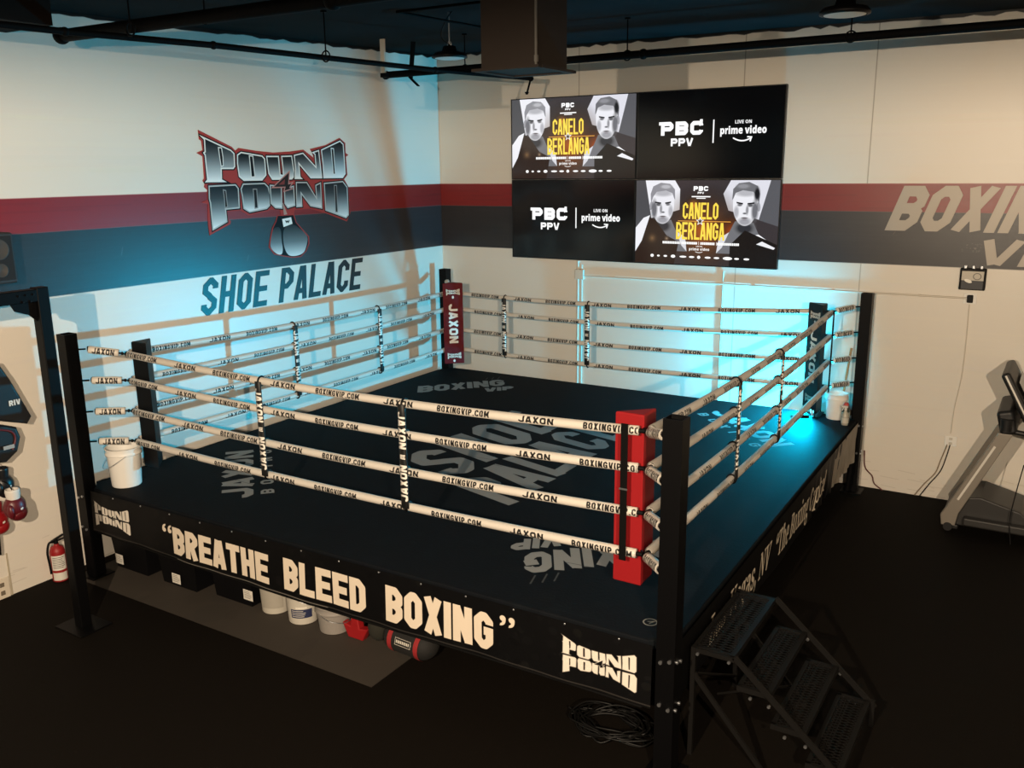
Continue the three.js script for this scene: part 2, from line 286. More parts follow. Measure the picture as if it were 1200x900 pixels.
// ------------------------------------------------------------------ the emblem on the logo wall
const A_ = (X, Y) => [225 + X / 12, 145 + Y / 12], B_ = (X, Y) => [315 + X / 12, 155 + Y / 12], C_ = (X, Y) => [235 + X / 12, 205 + Y / 12], D_ = (X, Y) => [315 + X / 9, 205 + Y / 9];
const LGZ = 4.46, LGW = 2.5, LGY = 2.76, LGH = 1.6;         // the emblem's rectangle on the wall: left edge z, width, foot, height
const wallPt = ([u, v]) => { const p = onX(u, v, 0.006); return [LGZ - p.z, p.y - LGY]; };
const P = (f, s) => s.map(q => wallPt(f(...q)));
const EM = {
  top: [
    { o: P(A_, [[140, 185], [545, 375], [590, 420], [600, 600], [580, 628], [410, 628], [415, 790], [455, 812], [200, 815], [220, 790], [185, 440], [165, 410], [185, 395], [175, 220]]), s: P(A_, [[370, 335], [415, 340], [435, 470], [440, 590], [410, 600], [390, 480]]) },
    { o: P(A_, [[690, 405], [985, 455], [1020, 495], [1040, 720], [985, 790], [730, 795], [665, 740], [640, 560], [640, 440]]), s: P(A_, [[805, 450], [855, 455], [885, 745], [835, 750]]) },
    { o: [...P(A_, [[1050, 460]]), ...P(B_, [[135, 340], [150, 510], [160, 600], [205, 610], [200, 510], [180, 340], [320, 335], [345, 500], [365, 600], [325, 655], [60, 660]]), ...P(A_, [[1130, 780], [1080, 700]])] },
    { o: P(B_, [[358, 325], [480, 295], [665, 495], [650, 310], [620, 285], [700, 258], [725, 470], [745, 640], [590, 640], [420, 435], [440, 630], [460, 650], [368, 650], [376, 520]]) },
    { o: P(B_, [[740, 250], [1000, 125], [1045, 170], [1075, 580], [1040, 635], [772, 640], [764, 460]]), s: P(B_, [[875, 225], [910, 230], [935, 590], [910, 590], [890, 400]]) }],
  low: [
    { o: P(C_, [[120, 160], [490, 140], [530, 190], [545, 460], [350, 480], [370, 655], [175, 770], [140, 390], [125, 340]]), s: P(C_, [[320, 210], [355, 220], [380, 450], [345, 460], [335, 330]]) },
    { o: P(C_, [[570, 200], [600, 130], [900, 120], [950, 170], [980, 300], [970, 430], [930, 470], [690, 520], [610, 470], [590, 300]]), s: P(C_, [[740, 200], [790, 200], [805, 460], [765, 470]]) },
    { o: P(D_, [[15, 110], [130, 120], [140, 350], [70, 345], [25, 300]]) }, { o: P(D_, [[165, 150], [260, 120], [275, 320], [200, 345], [170, 300]]) },
    { o: P(D_, [[290, 80], [400, 80], [505, 250], [495, 110], [545, 85], [560, 350], [440, 325], [340, 190], [350, 330], [295, 335]]) },
    { o: P(D_, [[585, 90], [780, 70], [825, 130], [840, 420], [815, 450], [600, 370]]), s: P(D_, [[690, 110], [715, 110], [725, 390], [705, 390]]) }],
  four: P(B_, [[290, 550], [278, 725], [335, 705], [296, 775], [330, 795], [212, 832], [228, 772], [50, 778]]),
  fourHole: P(B_, [[225, 660], [220, 735], [135, 738]]),
  glove: P(D_, [[150, 555], [250, 510], [350, 580], [415, 650], [400, 740], [370, 830], [260, 862], [190, 840], [150, 720]]),
  thumb: P(D_, [[40, 570], [100, 540], [130, 580], [135, 690], [150, 780], [140, 845], [80, 835], [15, 770], [20, 690]]),
  gloveBack: P(D_, [[95, 432], [150, 432], [258, 424], [285, 505], [412, 652], [418, 720], [388, 800], [335, 854], [250, 864], [150, 848], [62, 828], [12, 758], [22, 680], [46, 562], [80, 490]]),
  cuff: P(D_, [[140, 465], [235, 445], [250, 515], [155, 550]]), string: P(D_, [[150, 290], [195, 415], [160, 422], [145, 300]]),
  out: [...P(A_, [[85, 85], [560, 325], [610, 380], [655, 340], [900, 380]]), ...P(B_, [[60, 285], [300, 270], [485, 245], [635, 362], [612, 290], [580, 235], [800, 180], [995, 80], [1075, 150], [1080, 290], [1120, 320], [1085, 345], [1105, 600], [1060, 660], [1115, 760]]),
    ...P(D_, [[838, 130], [845, 255], [870, 265], [845, 280], [860, 400], [825, 490], [620, 410], [440, 355], [380, 360], [275, 368], [265, 412], [292, 500], [425, 648], [428, 722], [396, 806], [340, 864], [250, 874], [148, 858], [58, 838], [2, 764], [12, 680], [38, 558], [74, 488], [92, 424], [130, 424], [120, 372], [20, 365]]),
    ...P(C_, [[960, 505], [680, 570], [560, 500], [380, 515], [385, 620], [430, 650], [420, 690], [130, 850], [110, 700], [105, 410], [20, 390], [100, 350], [95, 210], [50, 170], [60, 130]]), ...P(A_, [[150, 800], [172, 770], [150, 460], [65, 410], [150, 370], [130, 240], [100, 220]])],
};
function path(ctx, pts, f) { ctx.beginPath(); pts.forEach((p, i) => { const [x, y] = f(p); i ? ctx.lineTo(x, y) : ctx.moveTo(x, y); }); ctx.closePath(); }
function smooth(ctx, pts, f) { const q = pts.map(f), n = q.length, mid = i => [(q[i % n][0] + q[(i + 1) % n][0]) / 2, (q[i % n][1] + q[(i + 1) % n][1]) / 2]; ctx.beginPath(); ctx.moveTo(...mid(0)); for (let i = 1; i <= n; i++) ctx.quadraticCurveTo(...q[i % n], ...mid(i)); ctx.closePath(); }
function emblemArt(ctx, f, plain) {
  const sc = Math.abs(f([1, 0])[0] - f([0, 0])[0]);          // pixels per metre
  ctx.lineJoin = 'miter';
  for (const row of ['top', 'low']) for (const { o, s } of EM[row]) {
    const ys = o.map(p => f(p)[1]), y0 = Math.min(...ys), y1 = Math.max(...ys);
    path(ctx, o, f); ctx.strokeStyle = plain ? '#6f6a63' : '#0f0d0e'; ctx.lineWidth = sc * (plain ? .03 : .042); ctx.stroke();
    if (plain) { ctx.fillStyle = '#d9d2c6'; ctx.fill(); }
    else { const g = ctx.createLinearGradient(0, y0, 0, y1), d = row === 'top' ? '#0b0c0d' : '#1b1c1e'; g.addColorStop(0, d); g.addColorStop(.3, '#3f4447'); g.addColorStop(.68, '#9ca5a8'); g.addColorStop(1, '#eef1f0'); ctx.fillStyle = g; ctx.fill(); ctx.strokeStyle = row === 'top' ? '#e6e6e2' : '#b9b9b6'; ctx.lineWidth = sc * .016; ctx.stroke(); }
    if (s) { path(ctx, s, f); ctx.fillStyle = plain ? '#2b2623' : '#1a1415'; ctx.fill(); if (!plain) { ctx.strokeStyle = row === 'top' ? '#e0e0dc' : '#8e8c8a'; ctx.lineWidth = sc * .012; ctx.stroke(); } }
  }
  path(ctx, EM.four, f); ctx.fillStyle = plain ? '#100f0f' : '#2a2220'; ctx.fill(); ctx.strokeStyle = plain ? '#d9d2c6' : '#b57d76'; ctx.lineWidth = sc * .014; ctx.stroke();
  if (plain) return;
  path(ctx, EM.fourHole, f); ctx.fillStyle = '#7d3a37'; ctx.fill();
  path(ctx, EM.gloveBack, f); ctx.fillStyle = '#0e0d0e'; ctx.fill();
  for (const k of ['glove', 'thumb']) { smooth(ctx, EM[k], f); const ys = EM[k].map(p => f(p)[1]), g = ctx.createLinearGradient(0, Math.min(...ys), 0, Math.max(...ys)); g.addColorStop(0, '#272b2d'); g.addColorStop(.55, '#6d777a'); g.addColorStop(1, '#dfe6e6'); ctx.fillStyle = g; ctx.fill(); }
  path(ctx, EM.string, f); ctx.fillStyle = '#a8897e'; ctx.fill();
  path(ctx, EM.cuff, f); ctx.fillStyle = '#eceae6'; ctx.fill();
  const c = f(EM.cuff[0]), c2 = f(EM.cuff[2]); ctx.strokeStyle = '#222'; ctx.lineWidth = sc * .014; ctx.beginPath();
  [[.32, .3], [.4, .65], [.5, .42], [.58, .68], [.7, .32]].forEach(([a, b], i) => { const x = c[0] + (c2[0] - c[0]) * a, y = c[1] + (c2[1] - c[1]) * b; i ? ctx.lineTo(x, y) : ctx.moveTo(x, y); }); ctx.stroke();
}
{
  const map = canvas(1400, 896, (ctx, w, h) => { ctx.fillStyle = '#a03a35'; ctx.fillRect(0, 0, w, h); emblemArt(ctx, ([x, y]) => [x / LGW * w, h - y / LGH * h]); });
  const g = extrude(poly(EM.out), .006), p = g.attributes.position, uv = g.attributes.uv;
  for (let i = 0; i < p.count; i++) uv.setXY(i, p.getX(i) / LGW, p.getY(i) / LGH);
  g.rotateY(Math.PI / 2); g.translate(0.0005, LGY, LGZ); g.clearGroups();
  tag(mesh('wall_emblem', g, new THREE.MeshPhysicalMaterial({ map, roughness: .5, specularIntensity: .3, side: THREE.DoubleSide })), 'red outlined chrome lettered emblem with a hanging boxing glove on the striped wall', 'sign');
}
{ // raised black words under the emblem
  const t = thing('wall_lettering', 'black slanted words painted under the emblem, beside the corner of the room', 'lettering');
  const y0 = 2.295, h = .415; const word = 'SHOE PALACE', o = { w: .43, t: .15, slant: .19 };
  const run = textRun(word, o.w, o.t, .085, 0).width, a = onX(233, 372, 0).z, b = onX(424, 340, 0).z; const sx = (a - b - h * .1) / (run * h) * .992;
  let x = 0; for (const ch of word) { const gw = glyphW(ch, o.w, o.t); if (ch !== ' ') { const g = letterGeo(ch, h, .004, { ...o, sx }); g.rotateY(Math.PI / 2); g.translate(.0006, y0, a - .02 - x * h * sx); mesh('letter', g, std(0x101214, .42), t); } x += gw + .085; }
}
{ // brushed letters on the television wall, running out of view
  const m = std(0x9c958b, .42, .15), t = thing('brushed_metal_lettering', 'slanted brushed metal letters on the red and charcoal bands beside the treadmill', 'sign');
  const put = (word, x0, y0, h, sx, o) => { let x = 0; for (const ch of word) { const gw = glyphW(ch, o.w, o.t); const g = letterGeo(ch, h, .012, { ...o, sx }); g.translate(x0 + x * h * sx, y0, .001); mesh('letter', g, m, t); x += gw + .07; } };
  put('BOXING', 6.285, 3.12, .5, .9, { w: .68, t: .235, slant: .38 });
  put('V', 7.24, 2.765, .29, 1, { w: 1.35, t: .36, slant: .3 }); put('IP', 7.66, 2.765, .29, 1.1, { w: .85, t: .34, slant: .36 });
}

// ------------------------------------------------------------------ televisions
const tvLogo = canvas(1024, 576, (ctx, w, h) => {
  ctx.fillStyle = '#040405'; ctx.fillRect(0, 0, w, h); ctx.fillStyle = ctx.strokeStyle = '#fff';
  drawText(ctx, 'PBC', 175, 290, 90, { w: 1.02, t: .3, gap: .16 });
  ctx.save(); ctx.fillRect(160, 200, 40, 22); ctx.fillRect(455, 190, 20, 24); ctx.restore();
  drawText(ctx, 'PPV', 250, 362, 52, { w: .95, t: .27, gap: .12 });
  ctx.fillRect(548, 196, 9, 150);
  ctx.textAlign = 'center'; ctx.font = 'bold 30px sans-serif'; ctx.fillText('LIVE ON', 755, 226);
  ctx.font = 'bold 64px sans-serif'; ctx.save(); ctx.translate(755, 290); ctx.scale(.86, 1); ctx.lineWidth = 2.5; ctx.fillText('prime video', 0, 0); ctx.strokeText('prime video', 0, 0); ctx.restore();
  ctx.lineWidth = 9; ctx.lineCap = 'round'; ctx.beginPath(); ctx.moveTo(692, 318); ctx.quadraticCurveTo(750, 352, 806, 322); ctx.stroke();
  ctx.beginPath(); ctx.moveTo(788, 312); ctx.lineTo(814, 314); ctx.lineTo(806, 338); ctx.stroke();
});
const tvPoster = canvas(1024, 576, (ctx, w, h) => {
  const blob = (pts, c) => { ctx.fillStyle = c; ctx.beginPath(); pts.forEach(([x, y], i) => i ? ctx.lineTo(x, y) : ctx.moveTo(x, y)); ctx.closePath(); ctx.fill(); };
  const soft = (x, y, r, c, a) => { const g = ctx.createRadialGradient(x, y, 0, x, y, r); g.addColorStop(0, c); g.addColorStop(1, 'rgba(0,0,0,0)'); ctx.globalAlpha = a; ctx.fillStyle = g; ctx.fillRect(x - r, y - r, 2 * r, 2 * r); ctx.globalAlpha = 1; };
  ctx.fillStyle = '#3a3436'; ctx.fillRect(0, 0, w, h);
  blob([[0, 0], [70, 0], [130, 250], [0, 330]], '#4a4a4e');
  blob([[70, 0], [290, 0], [330, 60], [330, 200], [120, 260]], '#e8e8ee'); blob([[690, 0], [960, 0], [900, 260], [680, 200], [640, 90]], '#d9d9e2'); blob([[960, 0], [1024, 0], [1024, 300], [890, 260]], '#57575c');
  soft(500, 340, 330, '#c25a12', .85); soft(430, 170, 70, '#ff9a3a', .8); soft(720, 350, 150, '#d8560f', .9);
  // two plain, made-up boxers in black and white
  function boxer(x, y, s, dir, hair, side) {
    const shade = (cx, cy, rx, ry, c, a) => { ctx.save(); ctx.translate(cx, cy); ctx.scale(rx, ry); const g = ctx.createRadialGradient(0, 0, 0, 0, 0, 1); g.addColorStop(0, c); g.addColorStop(.45, c); g.addColorStop(1, 'rgba(128,128,128,0)'); ctx.globalAlpha = a; ctx.fillStyle = g; ctx.beginPath(); ctx.arc(0, 0, 1, 0, 7); ctx.fill(); ctx.restore(); ctx.globalAlpha = 1; };
    ctx.save(); ctx.translate(x, y); ctx.scale(s * dir, s);
    blob([[-200, 340], [-188, 262], [-100, 205], [-62, 130], [66, 120], [104, 195], [176, 240], [190, 340]], '#6f6f74');
    blob([[-200, 340], [-188, 262], [-100, 205], [-72, 210], [-140, 290], [-160, 340]], '#f6f6fa'); blob([[104, 195], [176, 240], [190, 340], [150, 300]], '#d4d4da');
    shade(0, 165, 90, 60, '#2a2a2e', .9);
    ctx.fillStyle = '#e6e6ec'; ctx.beginPath(); ctx.moveTo(-84, -40); ctx.bezierCurveTo(-90, 50, -78, 90, -44, 132); ctx.quadraticCurveTo(0, 168, 42, 132); ctx.bezierCurveTo(80, 88, 90, 40, 84, -40); ctx.bezierCurveTo(80, -130, -80, -130, -84, -40); ctx.fill();
    ctx.fillStyle = '#9d9da4'; ctx.beginPath(); ctx.ellipse(-90, 24, 13, 30, .1, 0, 7); ctx.fill();
    shade(-66, 50, 30, 90, '#4c4c52', .8); shade(-14, 46, 13, 40, '#6a6a70', .7); shade(0, 122, 60, 34, '#7d7d84', .7); shade(60, 60, 22, 50, '#8a8a92', .6); shade(0, -66, 90, 30, '#8f8f96', .6);
    shade(-34, 14, 24, 15, '#3a3a3e', .8); shade(38, 12, 22, 13, '#4a4a4e', .75);
    ctx.fillStyle = '#1a1a1d'; blob([[-62, -6], [-14, 0], [-14, 9], [-60, 4]], '#1a1a1d'); blob([[16, 0], [62, -8], [60, 2], [18, 9]], '#1a1a1d');
    shade(2, 68, 18, 8, '#44444a', .8); shade(2, 98, 30, 6, '#4a4044', .95); shade(2, 110, 22, 6, '#8a8088', .7);
    blob([[-92, 6], [-96, -60], [-78, -112], [-20, -138], [50, -130], [88, -92], [92, -20], [84, -30], [70, -66], [20, -84], [-50, -74], [-76, -40]], hair);
    shade(20, -110, 60, 22, side, .7); if (dir < 0) shade(-76, -60, 26, 60, '#101014', .9);
    ctx.restore();
  }
  boxer(205, 152, .98, 1, '#8c8c92', '#c8c8ce'); boxer(795, 150, 1.0, -1, '#6b6b70', '#9a9aa0');
  blob([[0, 400], [90, 250], [150, 270], [240, 380], [330, 420], [300, 576], [0, 576]], '#2a1c16'); blob([[0, 330], [60, 260], [110, 240], [50, 420], [0, 500]], '#e9e9ee');
  blob([[700, 430], [800, 330], [1024, 420], [1024, 576], [700, 576]], '#1c1614'); blob([[880, 420], [920, 400], [1010, 440], [1000, 452]], '#e9e9ee');
  soft(130, 400, 60, '#b48a5a', .6); soft(240, 400, 30, '#f0d0a8', .6);
  ctx.fillStyle = ctx.strokeStyle = '#fff';
  drawText(ctx, 'PBC', 480, 72, 32, { w: 1, t: .3, gap: .15, align: 'center' }); drawText(ctx, 'PPV', 480, 92, 14, { w: 1, t: .28, gap: .12, align: 'center' });
  ctx.fillRect(415, 106, 135, 8); ctx.fillRect(450, 118, 66, 6);
  const g = ctx.createLinearGradient(0, 145, 0, 400); g.addColorStop(0, '#ffdc50'); g.addColorStop(.2, '#fff6c8'); g.addColorStop(.42, '#f0a81c'); g.addColorStop(.6, '#ffc928'); g.addColorStop(.8, '#ffe98a'); g.addColorStop(1, '#e89a12');
  ctx.strokeStyle = g; drawText(ctx, 'CANELO', 482, 262, 112, { w: .4, t: .135, gap: .05, align: 'center', fit: 256 }); drawText(ctx, 'BERLANGA', 484, 402, 118, { w: .4, t: .135, gap: .05, align: 'center', fit: 350 });
  ctx.strokeStyle = '#ffb347'; ctx.lineWidth = 4; ctx.beginPath(); ctx.moveTo(320, 276); ctx.lineTo(700, 276); ctx.stroke();
  const star = r => { ctx.beginPath(); for (let i = 0; i < 10; i++) { const k = i % 2 ? r * .42 : r, q = -Math.PI / 2 + i * Math.PI / 5; i ? ctx.lineTo(482 + k * Math.cos(q), 276 + k * Math.sin(q)) : ctx.moveTo(482 + k * Math.cos(q), 276 + k * Math.sin(q)); } ctx.closePath(); };
  star(32); ctx.fillStyle = '#fff'; ctx.fill(); star(20); ctx.fillStyle = '#3a2a20'; ctx.fill();
  ctx.fillStyle = '#fff'; for (const [x, n] of [[210, 120], [352, 110], [490, 104], [610, 150]]) { for (let i = 0; i < n; i += 13) ctx.fillRect(x + i, 418, 11, 17); }
  for (const x of [341, 476, 604]) ctx.fillRect(x, 414, 3, 24);
  ctx.textAlign = 'center'; ctx.font = 'bold 26px sans-serif'; ctx.fillText('prime video', 482, 476); ctx.font = 'bold 12px sans-serif'; ctx.fillText('LIVE ON', 482, 452);
  ctx.strokeStyle = '#fff'; ctx.lineWidth = 4; ctx.beginPath(); ctx.moveTo(455, 484); ctx.quadraticCurveTo(482, 496, 508, 484); ctx.stroke();
  [[130, 26], [180, 22], [230, 28], [285, 34], [350, 52], [420, 40], [480, 24], [535, 44], [600, 40], [665, 66], [745, 34], [810, 40]].forEach(([x, n], i) => { ctx.beginPath(); ctx.ellipse(x + n / 2 - 10, 522, n / 2, i % 3 ? 7 : 11, 0, 0, 7); ctx.fill(); });
});
{
  const x0 = 1.245, x1 = 5.075, y0 = 2.605, y1 = 4.795, w = (x1 - x0) / 2, h = (y1 - y0) / 2;
  const names = [['flat television showing the fight poster, above the dark logo screen', 0, 1, tvPoster], ['flat television with two white logos on black, above the fight poster screen', 1, 1, tvLogo], ['flat television with two white logos on black, below the fight poster screen', 0, 0, tvLogo], ['flat television showing the fight poster, below the dark logo screen', 1, 0, tvPoster]];
  const lift = .075;                                        // front plane out from the wall
  for (const [label, i, j, map] of names) {
    const k = (11.193 - lift) / 11.193, cx = 8.1425 + (x0 + w * (i + .5) - 8.1425) * k, cy = 3.864 + (y0 + h * (j + .5) - 3.864) * k, ww = w * k, hh = h * k;
    const t = thing('television', label, 'television', [cx, cy, 0], 0, 'televisions of the video wall');
    mesh('housing', rbox(ww - .004, hh - .004, .05, .006, 0, 0, lift - .03), std(0x060607, .4), t);
    const bez = .012; mesh('bezel', [box(ww - .004, bez, .008, 0, hh / 2 - bez / 2 - .002, lift - .002), box(ww - .004, bez, .008, 0, -hh / 2 + bez / 2 + .002, lift - .002), box(bez, hh - .03, .008, ww / 2 - bez / 2 - .002, 0, lift - .002), box(bez, hh - .03, .008, -ww / 2 + bez / 2 + .002, 0, lift - .002)], std(0x050506, .35), t);
    const scr = new THREE.PlaneGeometry(ww - 2 * bez, hh - 2 * bez); scr.translate(0, 0, lift - .0035);
    mesh('screen', scr, new THREE.MeshStandardMaterial({ color: 0x050505, roughness: .12, emissive: 0xffffff, emissiveMap: map, emissiveIntensity: 1.1 }), t);
    mesh('wall_mount', box(.5, .4, lift - .052, 0, 0, (lift - .055) / 2), black, t);
    const l = new THREE.RectAreaLight(0xdfe4ff, map === tvPoster ? .25 : .03, ww, hh); l.position.set(0, 0, lift + .02); l.lookAt(V(cx, cy, 5)); l.name = 'screen_light'; t.add(l); l.rotation.set(0, Math.PI, 0);
  }
}

// ------------------------------------------------------------------ boxing ring
const DECK = .92, POST = { FL: [.294, 6.357], BL: [.233, .282], BR: [6.198, .222], FR: [6.26, 6.297] };
const INS = .31, sgn = k => [k[1] === 'L' ? 1 : -1, k[0] === 'B' ? 1 : -1];
const CORNER = {}; for (const k in POST) { const [sx, sz] = sgn(k); const d = k === 'FL' ? .34 : INS; CORNER[k] = [POST[k][0] + sx * d, POST[k][1] + sz * d]; }
const RH = { FL: [2.20, 1.94, 1.64, 1.34], BL: [2.12, 1.89, 1.59, 1.30], BR: [2.22, 1.94, 1.64, 1.34], FR: [2.20, 1.945, 1.635, 1.34] };
const PH = [2.26, 1.96, 1.655, 1.36];
const where = { FL: 'at the ring corner with the white bucket', BL: 'at the ring corner nearest the room corner', BR: 'at the ring corner with the blue light', FR: 'at the ring corner beside the steel steps' };

// deck: padded canvas with printed logos
const DS = 2048 / 6.6;
const deckMap = canvas(2048, 2048, (ctx, w, h) => {
  ctx.fillStyle = '#0f1216'; ctx.fillRect(0, 0, w, h); speckle(ctx, w, h, 1800, ['#0b0e12', '#15191d', '#0d1014', '#191d21'], 2, 22, .05, .25);
  const ink = '#8a8d8d';
  const at = (x, z, dx, dz, f) => { ctx.save(); ctx.translate(x * DS, z * DS); ctx.rotate(Math.atan2(dz, dx)); ctx.fillStyle = ctx.strokeStyle = ink; f(); ctx.restore(); };
  const S = DS;
  const boxingVip = () => { drawText(ctx, 'BOXING', 0, 0, .36 * S, { w: .74, t: .26, gap: .07, slant: .3, align: 'center', fit: 1.24 * S }); drawText(ctx, 'VIP', .66 * S, .27 * S, .2 * S, { w: .8, t: .3, gap: .08, slant: .3, align: 'right' }); ctx.globalAlpha = .45; for (let i = 0; i < 3; i++) { ctx.save(); ctx.translate((.46 + i * .09) * S, -.43 * S); ctx.rotate(.5); ctx.fillRect(0, -.12 * S, .014 * S, .15 * S); ctx.restore(); } ctx.globalAlpha = 1; };
  const jaxon = () => { drawText(ctx, 'JAXON', 0, 0, .29 * S, { w: .9, t: .28, gap: .14, align: 'center', fit: 1.5 * S }); drawText(ctx, 'BOXING', 0, .19 * S, .125 * S, { w: .7, t: .22, gap: .9, align: 'center', fit: 1.4 * S }); };
  at(1.23, 1.34, .655, -.756, boxingVip);
  at(1.38, 5.235, -.734, -.679, jaxon);
  at(5.2, 5.13, -.718, .696, boxingVip);
  at(5.10, 1.34, .707, .707, jaxon);
  at(2.62, 4.35, 0, -1, () => { const o = { w: .5, t: .18, gap: .09, slant: .26 }; drawText(ctx, 'SHOE', -.05 * S, .66 * S, .86 * S, { ...o, fit: 2.2 * S }); drawText(ctx, 'PALACE', -.4 * S, 1.5 * S, .76 * S, { ...o, fit: 2.62 * S }); });
  const e = onY(762, 729, DECK); ctx.strokeStyle = '#8a8c86'; ctx.lineWidth = 3; ctx.beginPath(); ctx.arc(e.x * DS, e.z * DS, .045 * S, 0, 7); ctx.stroke(); ctx.beginPath(); ctx.moveTo((e.x - .02) * S, e.z * S); ctx.lineTo((e.x + .02) * S, (e.z - .02) * S); ctx.lineTo(e.x * S, (e.z + .02) * S); ctx.stroke();
  ctx.strokeStyle = '#1c2227'; ctx.lineWidth = 3; for (let i = 0; i < 70; i++) { ctx.globalAlpha = .35; const x = rnd() * w, y = rnd() * h; ctx.beginPath(); ctx.moveTo(x, y); ctx.quadraticCurveTo(x + 30, y + rnd() * 16 - 8, x + 60 + rnd() * 60, y + rnd() * 24 - 12); ctx.stroke(); }
});
{
  const t = thing('ring_platform', 'raised black boxing ring floor with printed canvas', 'boxing ring');
  const c = .14, q = [POST.BL, POST.BR, POST.FR, POST.FL], pts = [];
  for (let i = 0; i < 4; i++) { const p = V(q[i][0], 0, q[i][1]), a = V(q[(i + 3) % 4][0], 0, q[(i + 3) % 4][1]).sub(p).normalize(), b = V(q[(i + 1) % 4][0], 0, q[(i + 1) % 4][1]).sub(p).normalize(); for (const d of [a, b]) { const r = p.clone().addScaledVector(d, c); pts.push([r.x, -r.z]); } }
  const g = extrude(poly(pts), .05, .012, 2); g.rotateX(-Math.PI / 2); g.translate(0, DECK - .062, 0);
  const p = g.attributes.position, uv = g.attributes.uv; for (let i = 0; i < p.count; i++) uv.setXY(i, p.getX(i) / 6.6, 1 - p.getZ(i) / 6.6);
  mesh('canvas_deck', g, new THREE.MeshPhysicalMaterial({ map: deckMap, roughness: .75, specularIntensity: .15, bumpMap: grainRep(3, 3), bumpScale: .0015 }), t);
  const E = (a, b, in0) => { const A = V(a[0], .79, a[1]), B = V(b[0], .79, b[1]), d = B.clone().sub(A).normalize(), n = V(-d.z, 0, d.x).multiplyScalar(in0); return mesh('frame_beam', beam(A.addScaledVector(d, .12).add(n), B.addScaledVector(d, -.12).add(n), .06, .1), blackMetal, t); };
  E(POST.BL, POST.BR, .05); E(POST.BR, POST.FR, .05); E(POST.FR, POST.FL, .05); E(POST.FL, POST.BL, .05);
  for (const x of [1.7, 3.2, 4.7]) mesh('joist', box(.06, .1, 5.6, x, .79, 3.3), blackMetal, t);
  for (const [x, z] of [[1.7, 1.2], [4.7, 1.2], [1.7, 4.6], [4.7, 4.6], [3.2, 3]]) mesh('support_leg', [box(.07, .752, .07, x, .364, z), box(.16, .012, .16, x, -.006, z)], blackMetal, t);
}
// posts
for (const k of ['FL', 'BL', 'BR', 'FR']) {
  const [x, z] = POST[k], t = thing('ring_post', 'tall black square steel ring post ' + where[k], 'post', [x, 0, z], 0, 'ring posts'), w = .125, H = 2.413, [sx, sz] = sgn(k);
  mesh('upright', [box(w, H, .008, 0, H / 2, w / 2 - .004), box(w, H, .008, 0, H / 2, -w / 2 + .004), box(.008, H, w - .016, w / 2 - .004, H / 2, 0), box(.008, H, w - .016, -w / 2 + .004, H / 2, 0), box(w - .016, .006, w - .016, 0, H - .03, 0)], blackMetal, t);
  mesh('base_plate', rbox(.24, .012, .24, .004, 0, .006, 0), blackMetal, t);
  for (const [bx, by] of [[-.03, .82], [.03, .84], [-.03, .52], [.03, .5]]) { mesh('bolt', cyl(.013, .013, .012, bx, by, w / 2 + .006, 6, Math.PI / 2), steel, t); mesh('bolt', cyl(.013, .013, .012, sx < 0 ? w / 2 + .006 : -w / 2 - .006, by - .01, bx, 6, 0, 0, Math.PI / 2), steel, t); }
  for (const y of PH) mesh('eye_bolt', [rod([-sx * -.05, y, sz * .05], [sx * .105, y, sz * .105], .008, 8), place(new THREE.TorusGeometry(.022, .006, 6, 14), sx * .12, y, sz * .12, 0, Math.PI / 4 * (sx === sz ? 1 : -1), 0)], black, t);
}
// corner pads (triangular cushions)
function padPrint(base, words) {
  return canvas(256, 1152, (ctx, w, h) => {
    ctx.fillStyle = base; ctx.fillRect(0, 0, w, h); speckle(ctx, w, h, 200, ['#000', '#fff'], 4, 30, .01, .03); if (!words) return;
    ctx.save(); ctx.translate(w / 2, h / 2); ctx.rotate(Math.PI / 2); ctx.strokeStyle = ctx.fillStyle = '#e6e2da';
    drawText(ctx, 'JAXON', 0, 58, 116, { w: .85, t: .27, gap: .12, align: 'center', fit: 560 }); ctx.restore();
    for (const y of [70, 980]) { ctx.save(); ctx.translate(30, y); emblemArt(ctx, ([x, yy]) => [x / LGW * 200, 110 - (yy - .4) / 1.2 * 110], true); ctx.restore(); ctx.fillStyle = '#e6e2da'; ctx.beginPath(); ctx.ellipse(w / 2, y + 130, 14, 20, 0, 0, 7); ctx.fill(); }
  });
}
const padInfo = {
  FL: ['black padded corner cushion beside the white bucket', padPrint('#0c0c0e', false), 1.08, 2.31], BL: ['dark red padded corner cushion with white lettering in the corner of the room', padPrint('#5d1018', true), 1.11, 2.28],
  BR: ['black padded corner cushion with white lettering beside the blue light', padPrint('#0e1114', true), 1.08, 2.32], FR: ['bright red plain padded corner cushion beside the steel steps', padPrint('#8c1519', false), 1.08, 2.29],
};
